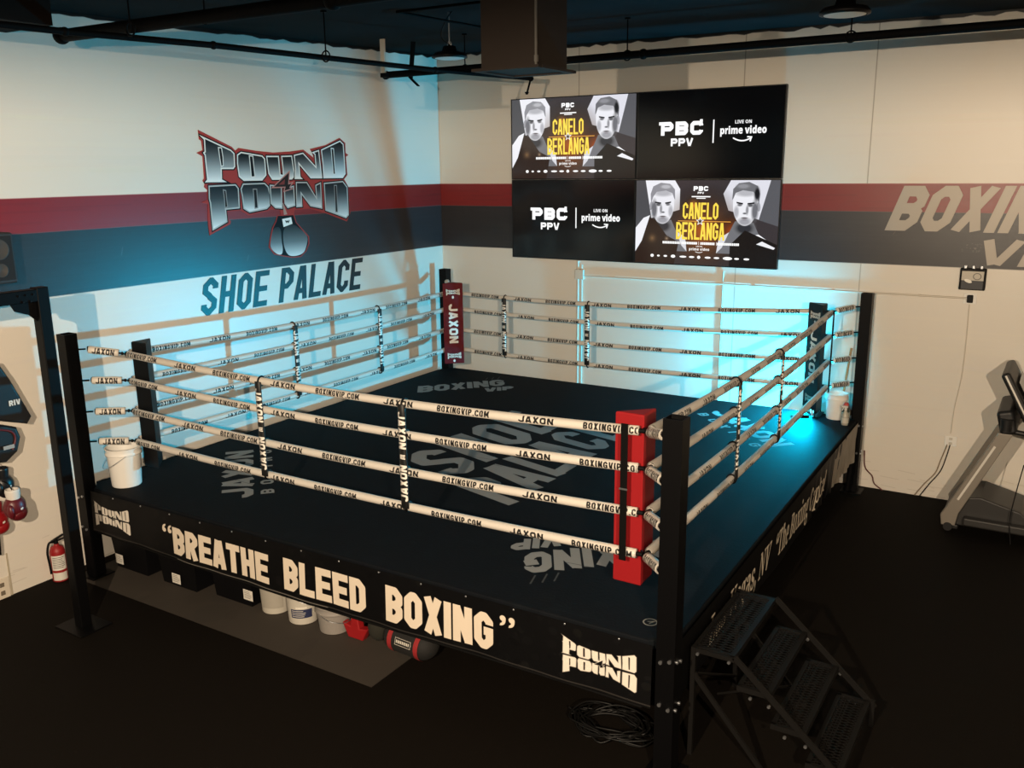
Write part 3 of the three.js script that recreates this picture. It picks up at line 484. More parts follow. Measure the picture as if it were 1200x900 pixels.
for (const k in padInfo) {
  const [label, map, y0, y1] = padInfo[k], [sx, sz] = sgn(k), [cx, cz] = CORNER[k], L = .2, r = .012;
  const ax = cx + sx * .055, az = cz + sz * .055, a = [ax, az], b = [ax + sx * L, az], c = [ax, az + sz * L];
  const cen = [(a[0] + b[0] + c[0]) / 3, (a[1] + b[1] + c[1]) / 3], inset = p => [p[0] + (cen[0] - p[0]) * .1, p[1] + (cen[1] - p[1]) * .1];
  const g = extrude(poly([a, b, c].map(inset).map(([x, z]) => [x, -z])), y1 - y0 - 2 * r, r, 3); g.rotateX(-Math.PI / 2); g.translate(0, y0 + r, 0);
  const p = g.attributes.position, uv = g.attributes.uv, hx = c[0] - b[0], hz = c[1] - b[1], hl = Math.hypot(hx, hz), flip = sx * sz < 0;
  for (let i = 0; i < p.count; i++) { let u = ((p.getX(i) - b[0]) * hx + (p.getZ(i) - b[1]) * hz) / hl / hl; if (!flip) u = 1 - u; uv.setXY(i, flip ? u : u, (p.getY(i) - y0) / (y1 - y0)); }
  // the legs of the triangle carry no print
  const n = g.attributes.normal; for (let i = 0; i < p.count; i++) if (Math.abs(n.getY(i)) > .5 || (n.getX(i) * sx + n.getZ(i) * sz) < .5) uv.setXY(i, .03, .5);
  const t = thing('corner_pad', label, 'corner pad', [0, 0, 0], 0, 'corner pads of the ring');
  mesh('cushion', g, new THREE.MeshPhysicalMaterial({ map, roughness: .5, specularIntensity: .35, side: THREE.DoubleSide }), t);
  for (const i of [0, 3]) { const y = RH[k][i]; mesh('tie_strap', rod([ax + sx * .03, y, az + sz * .03], [ax - sx * .034, y, az - sz * .034], .008, 6), black, t); }
}
// ropes
const PERIOD = 1.205, RR = .033;
const printRope = canvas(1024, 182, (ctx, w, h) => {
  ctx.fillStyle = '#d0cac0'; ctx.fillRect(0, 0, w, h); for (let i = 0; i < 240; i++) { ctx.globalAlpha = .06; ctx.fillStyle = '#8d8577'; ctx.save(); ctx.translate(rnd() * w, rnd() * h); ctx.rotate(.9); ctx.fillRect(0, 0, 26, 1.5); ctx.restore(); } ctx.globalAlpha = 1;
  const words = () => { ctx.strokeStyle = '#141414'; drawText(ctx, 'JAXON', 40, 21, 42, { w: .95, t: .27, gap: .2, fit: 236 }); drawText(ctx, 'BOXINGVIP.COM', 470, 21, 44, { w: .5, t: .19, gap: .13, fit: 385 }); };
  ctx.save(); ctx.translate(0, h * .25); words(); ctx.restore(); ctx.save(); ctx.translate(w, h * .75); ctx.rotate(Math.PI); words(); ctx.restore();
}, true);
const printCover = canvas(512, 182, (ctx, w, h) => {
  ctx.fillStyle = '#d9d3c8'; ctx.fillRect(0, 0, w, h); const words = () => { ctx.strokeStyle = '#101010'; drawText(ctx, 'JAXON', w / 2, 26, 52, { w: .9, t: .28, gap: .18, align: 'center', fit: 380 }); };
  ctx.save(); ctx.translate(0, h * .25); words(); ctx.restore(); ctx.save(); ctx.translate(w, h * .75); ctx.rotate(Math.PI); words(); ctx.restore();
}, true);
const printCover2 = canvas(512, 182, (ctx, w, h) => {
  ctx.fillStyle = '#d9d3c8'; ctx.fillRect(0, 0, w, h); const words = () => { ctx.strokeStyle = '#101010'; drawText(ctx, 'BOXINGVIP', w / 2, 30, 60, { w: .5, t: .2, gap: .12, align: 'center', fit: 430 }); };
  ctx.save(); ctx.translate(0, h * .25); words(); ctx.restore(); ctx.save(); ctx.translate(w, h * .75); ctx.rotate(Math.PI); words(); ctx.restore();
}, true);
const printTie = canvas(128, 1024, (ctx, w, h) => {
  ctx.fillStyle = '#0b0b0b'; ctx.fillRect(0, 0, w, h); ctx.strokeStyle = ctx.fillStyle = '#e8e4dc';
  for (const [x] of [[w * .25], [w * .75]]) { ctx.save(); ctx.translate(x, 250); ctx.rotate(Math.PI / 2); drawText(ctx, 'JAXON', 0, 25, 50, { w: 1, t: .3, gap: .16, align: 'center', fit: 360 }); ctx.restore(); ctx.save(); ctx.translate(x, 770); ctx.rotate(-Math.PI / 2); drawText(ctx, 'JAXON', 0, 25, 50, { w: 1, t: .3, gap: .16, align: 'center', fit: 360 }); ctx.restore(); drawText(ctx, 'E', x, 530, 44, { w: .7, t: .25, align: 'center' }); }
}, true);
function ropeGeo(pts, r, per, off = 0, roll = 0, n = 14, caps = true) {
  const pos = [], uvs = [], idx = []; let s = 0;
  for (let i = 0; i < pts.length; i++) {
    if (i) s += pts[i].distanceTo(pts[i - 1]);
    const T = pts[Math.min(i + 1, pts.length - 1)].clone().sub(pts[Math.max(0, i - 1)]).normalize(), up = Math.abs(T.y) > .9 ? V(0, 0, -1) : V(0, 1, 0), side = T.clone().cross(up).normalize(), u2 = side.clone().cross(T).normalize();
    for (let j = 0; j <= n; j++) { const f = j / n * Math.PI * 2, q = pts[i].clone().addScaledVector(u2, r * Math.cos(f)).addScaledVector(side, r * Math.sin(f)); pos.push(q.x, q.y, q.z); uvs.push((s + off) / per, 1 - j / n + roll); }
  }
  const k = n + 1; for (let i = 0; i < pts.length - 1; i++) for (let j = 0; j < n; j++) { const a = i * k + j; idx.push(a, a + 1, a + k, a + 1, a + k + 1, a + k); }
  if (caps) for (const [i, fl] of [[0, 1], [pts.length - 1, 0]]) { const c = pos.length / 3; pos.push(pts[i].x, pts[i].y, pts[i].z); uvs.push(0, 0); for (let j = 0; j < n; j++) { const a = i * k + j; fl ? idx.push(c, a + 1, a) : idx.push(c, a, a + 1); } }
  const g = new THREE.BufferGeometry(); g.setAttribute('position', new THREE.Float32BufferAttribute(pos, 3)); g.setAttribute('uv', new THREE.Float32BufferAttribute(uvs, 2)); g.setIndex(idx); g.computeVertexNormals(); return g;
}
const ropeMat = new THREE.MeshStandardMaterial({ map: printRope, roughness: .42, side: THREE.DoubleSide }), coverMat = new THREE.MeshStandardMaterial({ map: printCover, roughness: .42, side: THREE.DoubleSide }), tieMat = new THREE.MeshStandardMaterial({ map: printTie, roughness: .55, side: THREE.DoubleSide });
const coverMat2 = new THREE.MeshStandardMaterial({ map: printCover2, roughness: .42, side: THREE.DoubleSide });
const level = ['top', 'second', 'third', 'lowest'], SAG = [.07, .06, .05, .04];
const SIDES = {
  front: { a: 'FL', b: 'FR', say: 'above the slogan apron', ties: [2.441, 3.964], axis: 0, off: -.66 },
  back: { a: 'BL', b: 'BR', say: 'below the televisions', ties: [1.477, 2.772], axis: 0, off: .1 },
  logo: { a: 'FL', b: 'BL', say: 'along the logo wall', ties: [3.797, 2.261], axis: 1, off: .2 },
  step: { a: 'FR', b: 'BR', say: 'on the steel steps side', ties: [4.136, 2.806], axis: 1, off: .35 },
};
const ropePoint = (s, i, f) => { const A = CORNER[s.a], B = CORNER[s.b]; return V(A[0] + (B[0] - A[0]) * f, RH[s.a][i] + (RH[s.b][i] - RH[s.a][i]) * f - SAG[i] * 4 * f * (1 - f) * (s.b === 'BL' ? .6 : 1), A[1] + (B[1] - A[1]) * f); };
for (const key in SIDES) {
  const s = SIDES[key];
  for (let i = 0; i < 4; i++) {
    const pts = []; for (let j = 0; j <= 36; j++) pts.push(ropePoint(s, i, .012 + .976 * j / 36));
    const t = thing('ring_rope', `${level[i]} white printed ring rope ${s.say}`, 'rope', [0, 0, 0], 0, 'ring ropes');
    mesh('sleeve', ropeGeo(pts, RR, PERIOD, s.off + rnd() * .14, (rnd() - .5) * .1), ropeMat, t);
    const e0 = ropePoint(s, i, 0), e1 = ropePoint(s, i, 1);
    mesh('rope_end', rod(e0.clone().lerp(pts[0], .3), pts[0].clone().lerp(pts[1], .1), .016, 8), black, t); mesh('rope_end', rod(e1.clone().lerp(pts[36], .3), pts[36].clone().lerp(pts[35], .1), .016, 8), black, t);
  }
  s.ties.forEach((v, n) => { // vertical straps that keep the ropes apart
    const A = CORNER[s.a], B = CORNER[s.b], f = (v - A[s.axis]) / (B[s.axis] - A[s.axis]);
    const top = ropePoint(s, 0, f), bot = ropePoint(s, 3, f), out = s.axis ? V(s.a === 'FR' ? 1 : 1, 0, 0) : V(0, 0, 1);
    const t = thing('rope_spacer', `black printed rope spacer strap ${s.say}, ${n === 0 ? (s.axis ? 'toward the open floor' : 'nearer the logo wall') : (s.axis ? 'toward the television wall' : 'nearer the steps side')}`, 'strap', [0, 0, 0], 0, 'rope spacers');
    const d = .036, pts = []; for (let j = 0; j <= 10; j++) pts.push(top.clone().lerp(bot, j / 10).addScaledVector(out, d + .004));
    const g = ropeGeo(pts, .037, pts[0].distanceTo(pts[10])), uv = g.attributes.uv; for (let j = 0; j < uv.count; j++) { const a = uv.getX(j), b = uv.getY(j); uv.setXY(j, b - (s.axis ? .5 : .25), 1 - a); }
    const sc = g.attributes.position; for (let j = 0; j < sc.count; j++) { const q = V().fromBufferAttribute(sc, j), o = s.axis ? 'x' : 'z', c0 = (s.axis ? top.x : top.z) + d + .004; q[o] = c0 + (q[o] - c0) * .3; sc.setXYZ(j, q.x, q.y, q.z); }
    mesh('webbing', g, tieMat, t);
    for (const i of [0, 1, 2, 3]) { const c = ropePoint(s, i, f), r = place(new THREE.TorusGeometry(RR + .006, .008, 6, 18)); const A2 = V(B[0] - A[0], 0, B[1] - A[1]).normalize(); r.applyQuaternion(new THREE.Quaternion().setFromUnitVectors(V(0, 0, 1), A2)); r.translate(c.x, c.y, c.z); mesh('loop', r, black, t); }
  });
}
// sleeves over the turnbuckles between post and ropes
for (const k in POST) for (let i = 0; i < 4; i++) {
  const [sx, sz] = sgn(k), a = V(POST[k][0] + sx * .1, PH[i], POST[k][1] + sz * .1), b = V(CORNER[k][0] - sx * .012, RH[k][i], CORNER[k][1] - sz * .012);
  const t = thing('turnbuckle_cover', `${level[i]} white printed turnbuckle sleeve ${where[k]}`, 'rope cover', [0, 0, 0], 0, 'turnbuckle sleeves');
  const A = a.clone().lerp(b, .1), B = a.clone().lerp(b, .9), rev = k[1] === 'R', pts = []; for (let j = 0; j <= 6; j++) pts.push((rev ? B : A).clone().lerp(rev ? A : B, j / 6));
  mesh('sleeve', ropeGeo(pts, .036, A.distanceTo(B)), k[1] === 'R' ? coverMat2 : coverMat, t);
  mesh('turnbuckle', [rod(a.clone().lerp(b, .1), b, .009, 8), ball(.016, b.x, b.y, b.z, 1, 1, 1, 10)], black, t);
}
{ // long webbing straps lacing the ropes together at the near corner
  const s = SIDES.front, f = .972, a = ropePoint(s, 0, f), b = ropePoint(s, 3, f), t = thing('lacing_strap', 'black webbing strap over the ropes in front of the red cushion', 'strap');
  mesh('webbing', rbox(.05, a.y - b.y + .1, .006, .002, (a.x + b.x) / 2, (a.y + b.y) / 2, (a.z + b.z) / 2 + RR + .006), blackMatte, t);
  mesh('buckle', rbox(.06, .012, .008, .002, a.x, (a.y + b.y) / 2 + .03, a.z + RR + .012), steel, t);
  const s2 = SIDES.step, c = ropePoint(s2, 0, .03), d = ropePoint(s2, 3, .03), u = thing('rope_lacing', 'thin black cord over the ropes between the red cushion and the steps', 'cord');
  mesh('cord', rod([c.x + RR + .01, c.y + .04, c.z], [d.x + RR + .01, d.y - .04, d.z], .009, 8), blackMatte, u);
  const e = ropePoint(s2, 0, .975), g = ropePoint(s2, 3, .975), w = thing('rope_lacing', 'thin black cord over the ropes beside the blue light', 'cord');
  mesh('cord', rod([e.x + RR + .01, e.y + .04, e.z], [g.x + RR + .01, g.y - .04, g.z], .009, 8), blackMatte, w);
}
// aprons
function apron(name, label, a, b, yTop, yBot, map, wave, rough = .5) {
  const N = 160, Mh = 14, pos = [], uvs = [], idx = [], A = V(a[0], 0, a[1]), B = V(b[0], 0, b[1]), d = B.clone().sub(A), n = V(-d.z, 0, d.x).normalize();
  for (let i = 0; i <= N; i++) for (let j = 0; j <= Mh; j++) { const s = i / N, t = j / Mh, y0 = yBot(s), q = A.clone().addScaledVector(d, s).addScaledVector(n, wave(s, t)); pos.push(q.x, yTop + (y0 - yTop) * t, q.z); uvs.push(s, 1 - t); }
  for (let i = 0; i < N; i++) for (let j = 0; j < Mh; j++) { const k = i * (Mh + 1) + j; idx.push(k, k + 1, k + Mh + 1, k + 1, k + Mh + 2, k + Mh + 1); }
  const g = new THREE.BufferGeometry(); g.setAttribute('position', new THREE.Float32BufferAttribute(pos, 3)); g.setAttribute('uv', new THREE.Float32BufferAttribute(uvs, 2)); g.setIndex(idx); g.computeVertexNormals();
  const t = thing(name, label, 'banner', [0, 0, 0], 0, 'ring aprons');
  mesh('banner_cloth', g, map.isMaterial ? map : new THREE.MeshPhysicalMaterial({ map, roughness: rough, specularIntensity: .25, side: THREE.DoubleSide }), t); return { t, A, B, d, n };
}
const frontMap = canvas(2048, 180, (ctx, w, h) => {
  ctx.fillStyle = '#0a0a0b'; ctx.fillRect(0, 0, w, h); speckle(ctx, w, h, 300, ['#141414', '#050505', '#1b1a19'], 2, 14, .1, .4);
  const k = w / 5.77, X = m => (m - .40) * k, Yy = y => (.90 - y) / .45 * h; ctx.strokeStyle = ctx.fillStyle = '#d8cbb8';
  const q = (x, y, flip) => { for (const o of [0, 26]) { ctx.save(); ctx.translate(x + o, y); if (flip) ctx.rotate(Math.PI); ctx.beginPath(); ctx.arc(0, 8, 9, 0, 7); ctx.fill(); ctx.beginPath(); ctx.moveTo(-9, 8); ctx.quadraticCurveTo(-10, -14, 9, -16); ctx.lineTo(7, -8); ctx.quadraticCurveTo(0, -6, 2, 4); ctx.fill(); ctx.restore(); } };
  q(X(1.45), Yy(.735), false);
  const word = (s, x, wd, y, hh) => drawText(ctx, s, X(x), Yy(y), hh * h / .45, { w: .56, t: .225, gap: .05, fit: k * wd }); word('BREATHE', 1.56, 1.2, .505, .262); word('BLEED', 2.93, .87, .508, .275); word('BOXING', 4.0, .97, .51, .29);
  q(X(5.05), Yy(.775), true);
  for (const [x0, x1] of [[.42, .99], [5.5, 6.1]]) emblemArt(ctx, ([x, y]) => [X(x0) + (x / LGW) * (x1 - x0) * k, Yy(.5) - (y - .38) / 1.2 * (.33 / .45) * h], true);
  ctx.fillStyle = '#2c2a28'; ctx.fillRect(0, h - 9, w, 4); ctx.fillStyle = '#77736c'; ctx.fillRect(X(1.6), h - 6, X(3.4) - X(1.6), 2);
});
const apronFoot = s => .45 + .008 * Math.sin(s * 9) + .05 * Math.max(0, 1 - s / .22);
const fr = apron('apron_banner', 'black front apron with large white slogan lettering', [.40, 6.385], [6.16, 6.33], .90, s => apronFoot(s), frontMap, (s, t) => .006 * Math.sin(s * 31) * t + .004 * Math.sin(s * 77 + 2) * t + .012 * t);
mesh('hem_pipe', tube(Array.from({ length: 24 }, (_, i) => { const s = .01 + .98 * i / 23; return fr.A.clone().addScaledVector(fr.d, s).add(V(0, apronFoot(s) - .003, .012)); }), .009, 60, 6), blackMatte, fr.t);
for (let i = 0; i < 14; i++) { const s = .06 + .9 * i / 13, p = fr.A.clone().addScaledVector(fr.d, s); mesh('snap', ball(.008, p.x, .885, p.z + .004, 1, 1, .6, 8), steel, fr.t); }
const sideMap = canvas(2048, 180, (ctx, w, h) => {
  ctx.fillStyle = '#0a0a0b'; ctx.fillRect(0, 0, w, h); speckle(ctx, w, h, 300, ['#141414', '#050505'], 2, 14, .1, .4);
  const k = w / 5.75; ctx.fillStyle = '#d6cab6'; ctx.textBaseline = 'alphabetic';
  const words = (s, x, wd) => { ctx.save(); ctx.font = 'italic bold 130px serif'; const m = ctx.measureText(s).width; ctx.translate(x * k, h * .78); ctx.scale(wd * k / m, 1); ctx.fillText(s, 0, 0); ctx.restore(); };
  words('Las Vegas, NV', .55, 1.55); words('“The Boxing Capital', 2.25, 1.9);
  ctx.fillStyle = '#8d8579'; ctx.fillRect(4.55 * k, 0, 1.3 * k, h); ctx.fillStyle = '#0d0c0b';
  for (let i = 0; i < 20; i++) { const x = (4.35 + rnd() * rnd() * 1.0) * k; ctx.beginPath(); ctx.ellipse(x, rnd() * h * .8, 5 + rnd() * 16, 10 + rnd() * 30, .5, 0, 7); ctx.fill(); }
});
apron('apron_banner', 'black side apron with pale slanted lettering and a crumpled end, behind the steps', [6.29, 6.16], [6.235, .37], .90, s => .46 + .015 * Math.sin(s * 11), sideMap, (s, t) => -(.01 * t + (s > .62 ? .022 * Math.sin(s * 130) * Math.sin(s * 47 + t * 3) * t : .004 * Math.sin(s * 40) * t)));
const plainApron = dull(0x0a0a0b, .6, .2);
apron('apron_banner', 'plain black apron hanging beside the logo wall', [.225, 6.2], [.165, .42], .90, () => .42, plainApron, () => 0);
apron('apron_banner', 'plain black apron hanging under the television wall side', [.40, .2], [6.04, .15], .90, () => .42, plainApron, () => 0);

// ------------------------------------------------------------------ blue light in the ring corner
{
  const t = thing('led_light', 'small cyan glowing flood light standing on the ring canvas under the black cushion', 'lamp', [LED_AT[0], DECK, LED_AT[2]]);
  mesh('housing', rbox(.035, .17, .26, .008, .03, .125, 0), black, t);
  const cyanGlow = new THREE.MeshStandardMaterial({ color: 0xbff2ff, emissive: new THREE.Color().setRGB(.12, .8, 1), emissiveIntensity: 5, roughness: .3 });
  mesh('lens', rbox(.036, .16, .25, .008, -.006, .125, 0), cyanGlow, t);
  mesh('light_frame', [rod([.0, .02, .135], [-.0, .25, .135], .011, 8), rod([0, .25, .135], [.02, .25, .06], .011, 8), rod([.02, .25, .06], [.02, .03, .06], .011, 8)], plasticWhite, t);
  mesh('yoke', [rod([.035, 0, -.14], [.035, .16, -.14], .008, 8), rod([.035, 0, .145], [.035, .16, .145], .008, 8), box(.09, .01, .3, .035, .005, 0)], black, t);
  const l = new THREE.RectAreaLight(CYAN, LED_NITS, .24, .15); l.position.set(-.03, .125, 0); l.name = 'lamp_light'; t.add(l); l.lookAt(V(LED_AT[0] - 3, DECK + .125 + 1.7, LED_AT[2] + 2.5));
  const c = onY(938, 488, DECK), d = thing('black_wedge', 'small black wedge lying on the canvas in front of the blue light', 'wedge', [c.x, DECK, c.z], .4);
  mesh('body', place(extrude(poly([[-.1, 0], [.1, 0], [.08, .03], [-.09, .012]]), .07, .004), 0, 0, -.035), black, d);
}

// ------------------------------------------------------------------ things on the ring edge
function pail(name, label, cat, pos, r0, r1, h, mat, opt = {}) {
  const t = thing(name, label, cat, pos);
  mesh('body', lathe([[0, 0], [r0 - .006, 0], [r0, .008], [r1 - .004, h - .07], [r1 + .008, h - .068], [r1 + .008, h - .05], [r1, h - .046], [r1 + .002, h - .012], [r1 + .008, h - .01], [r1 + .008, h], [r1 - .004, h], [r1 - .006, h - .02], [r0 - .008, .014], [0, .014]], 0, 0, 0, 36), mat, t);
  const a = opt.handle ?? 0; mesh('wire_handle', tube([[Math.cos(a) * (r1 + .01), h - .06, Math.sin(a) * (r1 + .01)], [Math.cos(a + .8) * (r1 + .03), h * .62, Math.sin(a + .8) * (r1 + .03)], [Math.cos(a + 1.57) * (r1 + .035), h * .5, Math.sin(a + 1.57) * (r1 + .035)], [Math.cos(a + 2.3) * (r1 + .03), h * .62, Math.sin(a + 2.3) * (r1 + .03)], [Math.cos(a + 3.14) * (r1 + .01), h - .06, Math.sin(a + 3.14) * (r1 + .01)]], .0028, 40, 6), steel, t);
  if (opt.label) { const g = new THREE.CylinderGeometry(r1 * .97 + .002, (r0 + r1) / 2 * .985, h * .5, 24, 1, true, opt.at ?? -.6, 1.5); g.translate(0, h * .42, 0); mesh('paper_label', g, opt.label, t); }
  if (opt.inside) mesh('contents', cyl(r1 - .012, r1 - .012, .01, 0, h - .04, 0, 30), opt.inside, t);
  return t;
}
{ const p = onY(147, 568, DECK); pail('bucket', 'white plastic bucket standing on the ring edge by the printed sleeves', 'bucket', [p.x, DECK, p.z - .02], .135, .16, .385, plasticWhite, { handle: .5 }); }
{ const p = onY(974, 487, DECK); pail('bucket', 'white plastic bucket standing beside the blue light', 'bucket', [5.97, DECK, .37], .105, .125, .31, plasticWhite, { handle: 2 });
  const r = thing('spray_bottle', 'clear spray bottle on the ring edge by the black post', 'bottle', [6.13, DECK, .62]); 
  mesh('body', lathe([[0, 0], [.036, 0], [.04, .02], [.04, .1], [.03, .14], [.014, .17], [.013, .18]]), new THREE.MeshPhysicalMaterial({ color: 0xd9d4c4, roughness: .25, transmission: .5, thickness: .02, side: THREE.DoubleSide }), r);
  mesh('trigger_head', [cyl(.014, .016, .03, 0, .195, 0), rbox(.075, .022, .022, .006, -.012, .218, 0), rbox(.012, .045, .014, .003, -.03, .19, 0, 0, 0, -.4)], std(0xc9c6bf, .5), r);
  mesh('paper_label', cyl(.0408, .0408, .06, 0, .06, 0, 24), std(0xb9b4a8, .7), r);
  const s = thing('cleaner_bottle', 'dark green bottle with a red cap behind the spray bottle', 'bottle', [6.11, DECK, .5]);
  mesh('body', lathe([[0, 0], [.045, 0], [.048, .02], [.048, .16], [.03, .2], [.018, .21]]), std(0x2c3a33, .4), s); mesh('cap', cyl(.024, .034, .03, 0, .222, 0), std(0xb0342a, .5), s); mesh('paper_label', cyl(.0486, .0486, .06, 0, .1, 0, 24), std(0x9aa39a, .6), s);
  const b = thing('broom_handle', 'wooden broom handle leaning behind the white bucket in the blue light corner', 'broom'); mesh('handle', rod([5.99, 1.0, .19], [6.03, 1.72, .04], .014, 10), wood, b); mesh('brush_head', rbox(.26, .07, .05, .012, 5.99, .965, .2), std(0x5b4632, .8), b); }

// ------------------------------------------------------------------ things under the ring
const paperLabel = canvas(128, 96, (ctx, w, h) => { ctx.fillStyle = '#d8d4ca'; ctx.fillRect(0, 0, w, h); ctx.fillStyle = '#8f8b83'; for (let i = 0; i < 5; i++) ctx.fillRect(12, 14 + i * 15, 60 + rnd() * 44, 6); });
const labelMat = new THREE.MeshStandardMaterial({ map: paperLabel, roughness: .7 });
for (const [x, z, lu, lv, label] of [[.52, 5.93, 140, 655, 'black storage bin with a white label under the ring, by the logo wall'], [1.22, 5.92, 207, 682, 'black storage bin with a white label under the ring, middle of three'], [1.9, 5.86, 298, 700, 'black storage bin with a white side tag beside the white pail']]) {
  const t = thing('storage_bin', label, 'bin', [x, -.012, z], 0, 'storage bins under the ring');
  const w = .54, d = .42, h = .38; const g = new THREE.BoxGeometry(w, h, d), p = g.attributes.position; for (let i = 0; i < p.count; i++) { const k = p.getY(i) < 0 ? .88 : 1; p.setXYZ(i, p.getX(i) * k, p.getY(i) + h / 2, p.getZ(i) * k); } g.computeVertexNormals();
  mesh('body', g, black, t); mesh('lid', [rbox(w + .04, .035, d + .04, .01, 0, h + .018, 0), rbox(w * .8, .02, d * .8, .008, 0, h + .04, 0)], black, t);
  const q = onZ(lu, lv, z + d / 2 * .97 + .004); q.x = Math.min(x + .22, Math.max(x - .2, q.x)); q.y = Math.max(.075, q.y);
  const lg = new THREE.PlaneGeometry(.12, .1); lg.translate(q.x - x, q.y + .012, d / 2 * .97 + .004); mesh('paper_label', lg, labelMat, t);
}
const drywall = canvas(256, 128, (ctx, w, h) => { ctx.fillStyle = '#b9b4a8'; ctx.fillRect(0, 0, w, h); ctx.fillStyle = '#20284a'; ctx.fillRect(10, 50, 236, 66); ctx.fillStyle = '#d9d4c8'; ctx.fillRect(70, 30, 120, 14); for (let i = 0; i < 4; i++) ctx.fillRect(20, 60 + i * 14, 90 + rnd() * 110, 4); });
const dwl = new THREE.MeshStandardMaterial({ map: drywall, roughness: .6, side: THREE.DoubleSide }), greyTxt = std(0x8d8880, .7);
pail('paint_pail', 'plain white pail under the ring beside the storage bins', 'bucket', [2.35, -.012, 5.95], .125, .145, .37, std(0xb5b0a4, .5), { handle: 4, label: std(0x9d988d, .6), at: -.2 });
pail('paint_pail', 'white pail with a dark blue label under the ring', 'bucket', [2.70, -.012, 5.96], .13, .148, .32, std(0xbab5aa, .5), { handle: 4.4, label: dwl, at: -.1 });
pail('paint_pail', 'grey pail with a dark blue liner under the ring', 'bucket', [3.06, -.012, 5.95], .13, .152, .25, greyPlastic, { handle: 5, inside: std(0x10152a, .7) });
{ // red training glove and duffel bag
  const t = thing('red_bag', 'bright red crumpled bag under the ring between the pails and the duffel', 'bag', [3.34, -.012, 5.98]);
  mesh('body', place(extrude(poly([[-.07, 0], [.07, 0], [.13, .1], [.04, .08], [.015, .24], [-.02, .24], [-.035, .085], [-.12, .1]]), .05, .012, 3), 0, .014, -.03), red, t);
  mesh('drawstring', tube([[-.005, .24, 0], [-.05, .27, .02], [-.09, .19, .03]], .005, 16, 6), white, t);
  const b = thing('duffel_bag', 'black duffel bag with red end stripes and a white patch under the ring', 'bag', [3.9, -.012, 5.95], -.06);
  const c = new THREE.CapsuleGeometry(.13, .26, 6, 18); c.rotateZ(Math.PI / 2); c.scale(1, .95, 1); c.translate(0, .124, 0); mesh('body', c, std(0x121110, .8), b);
  for (const x of [-.13, .26]) mesh('stripe', place(new THREE.CylinderGeometry(.1325, .1325, .045, 24, 1, true), x > 0 ? .15 : x, .129, 0, 0, 0, Math.PI / 2).scale(1, .96, 1), std(0x8e1f22, .7), b);
  const pm = canvas(256, 96, (ctx, w, h) => { ctx.fillStyle = '#171615'; ctx.fillRect(0, 0, w, h); ctx.strokeStyle = ctx.fillStyle = '#d9d4c8'; ctx.lineWidth = 4; ctx.strokeRect(6, 6, w - 12, h - 12); for (let i = 0; i < 9; i++) ctx.fillRect(22 + i * 24, 30, 14, 36); });
  mesh('patch', rbox(.17, .065, .006, .002, .02, .16, .128, -.28), new THREE.MeshStandardMaterial({ map: pm, roughness: .7 }), b);
  mesh('handle', tube([[-.1, .235, .04], [-.04, .3, .05], [.06, .3, .05], [.12, .235, .04]], .011, 24, 6), black, b);
  const g = thing('olive_bag', 'dark olive soft bag under the ring against the duffel', 'bag', [3.52, -.012, 5.9]);
  const s = ball(.13, 0, .12, 0, .72, .95, .8, 18); mesh('body', s, std(0x1e1d15, .9), g); mesh('collar', lathe([[.04, 0], [.05, .045], [.04, .055]], .01, .225, 0), std(0x55524a, .8), g);
}
{ // pile of cables by the near post
  const t = thing('cable_pile', 'tangle of black cables on the floor by the near ring post', 'cables', [5.75, 0, 6.05]); const gs = [];
  for (let i = 0; i < 7; i++) { const pts = []; for (let j = 0; j < 14; j++) { const a = j * .9 + i, r = .1 + rnd() * .14; pts.push([Math.cos(a) * r * 1.5,   .012 + rnd() * .07, Math.sin(a) * r]); } gs.push(tube(pts, .008, 90, 5)); } mesh('cable', gs, dull(0x070707, .5, .5), t);
}

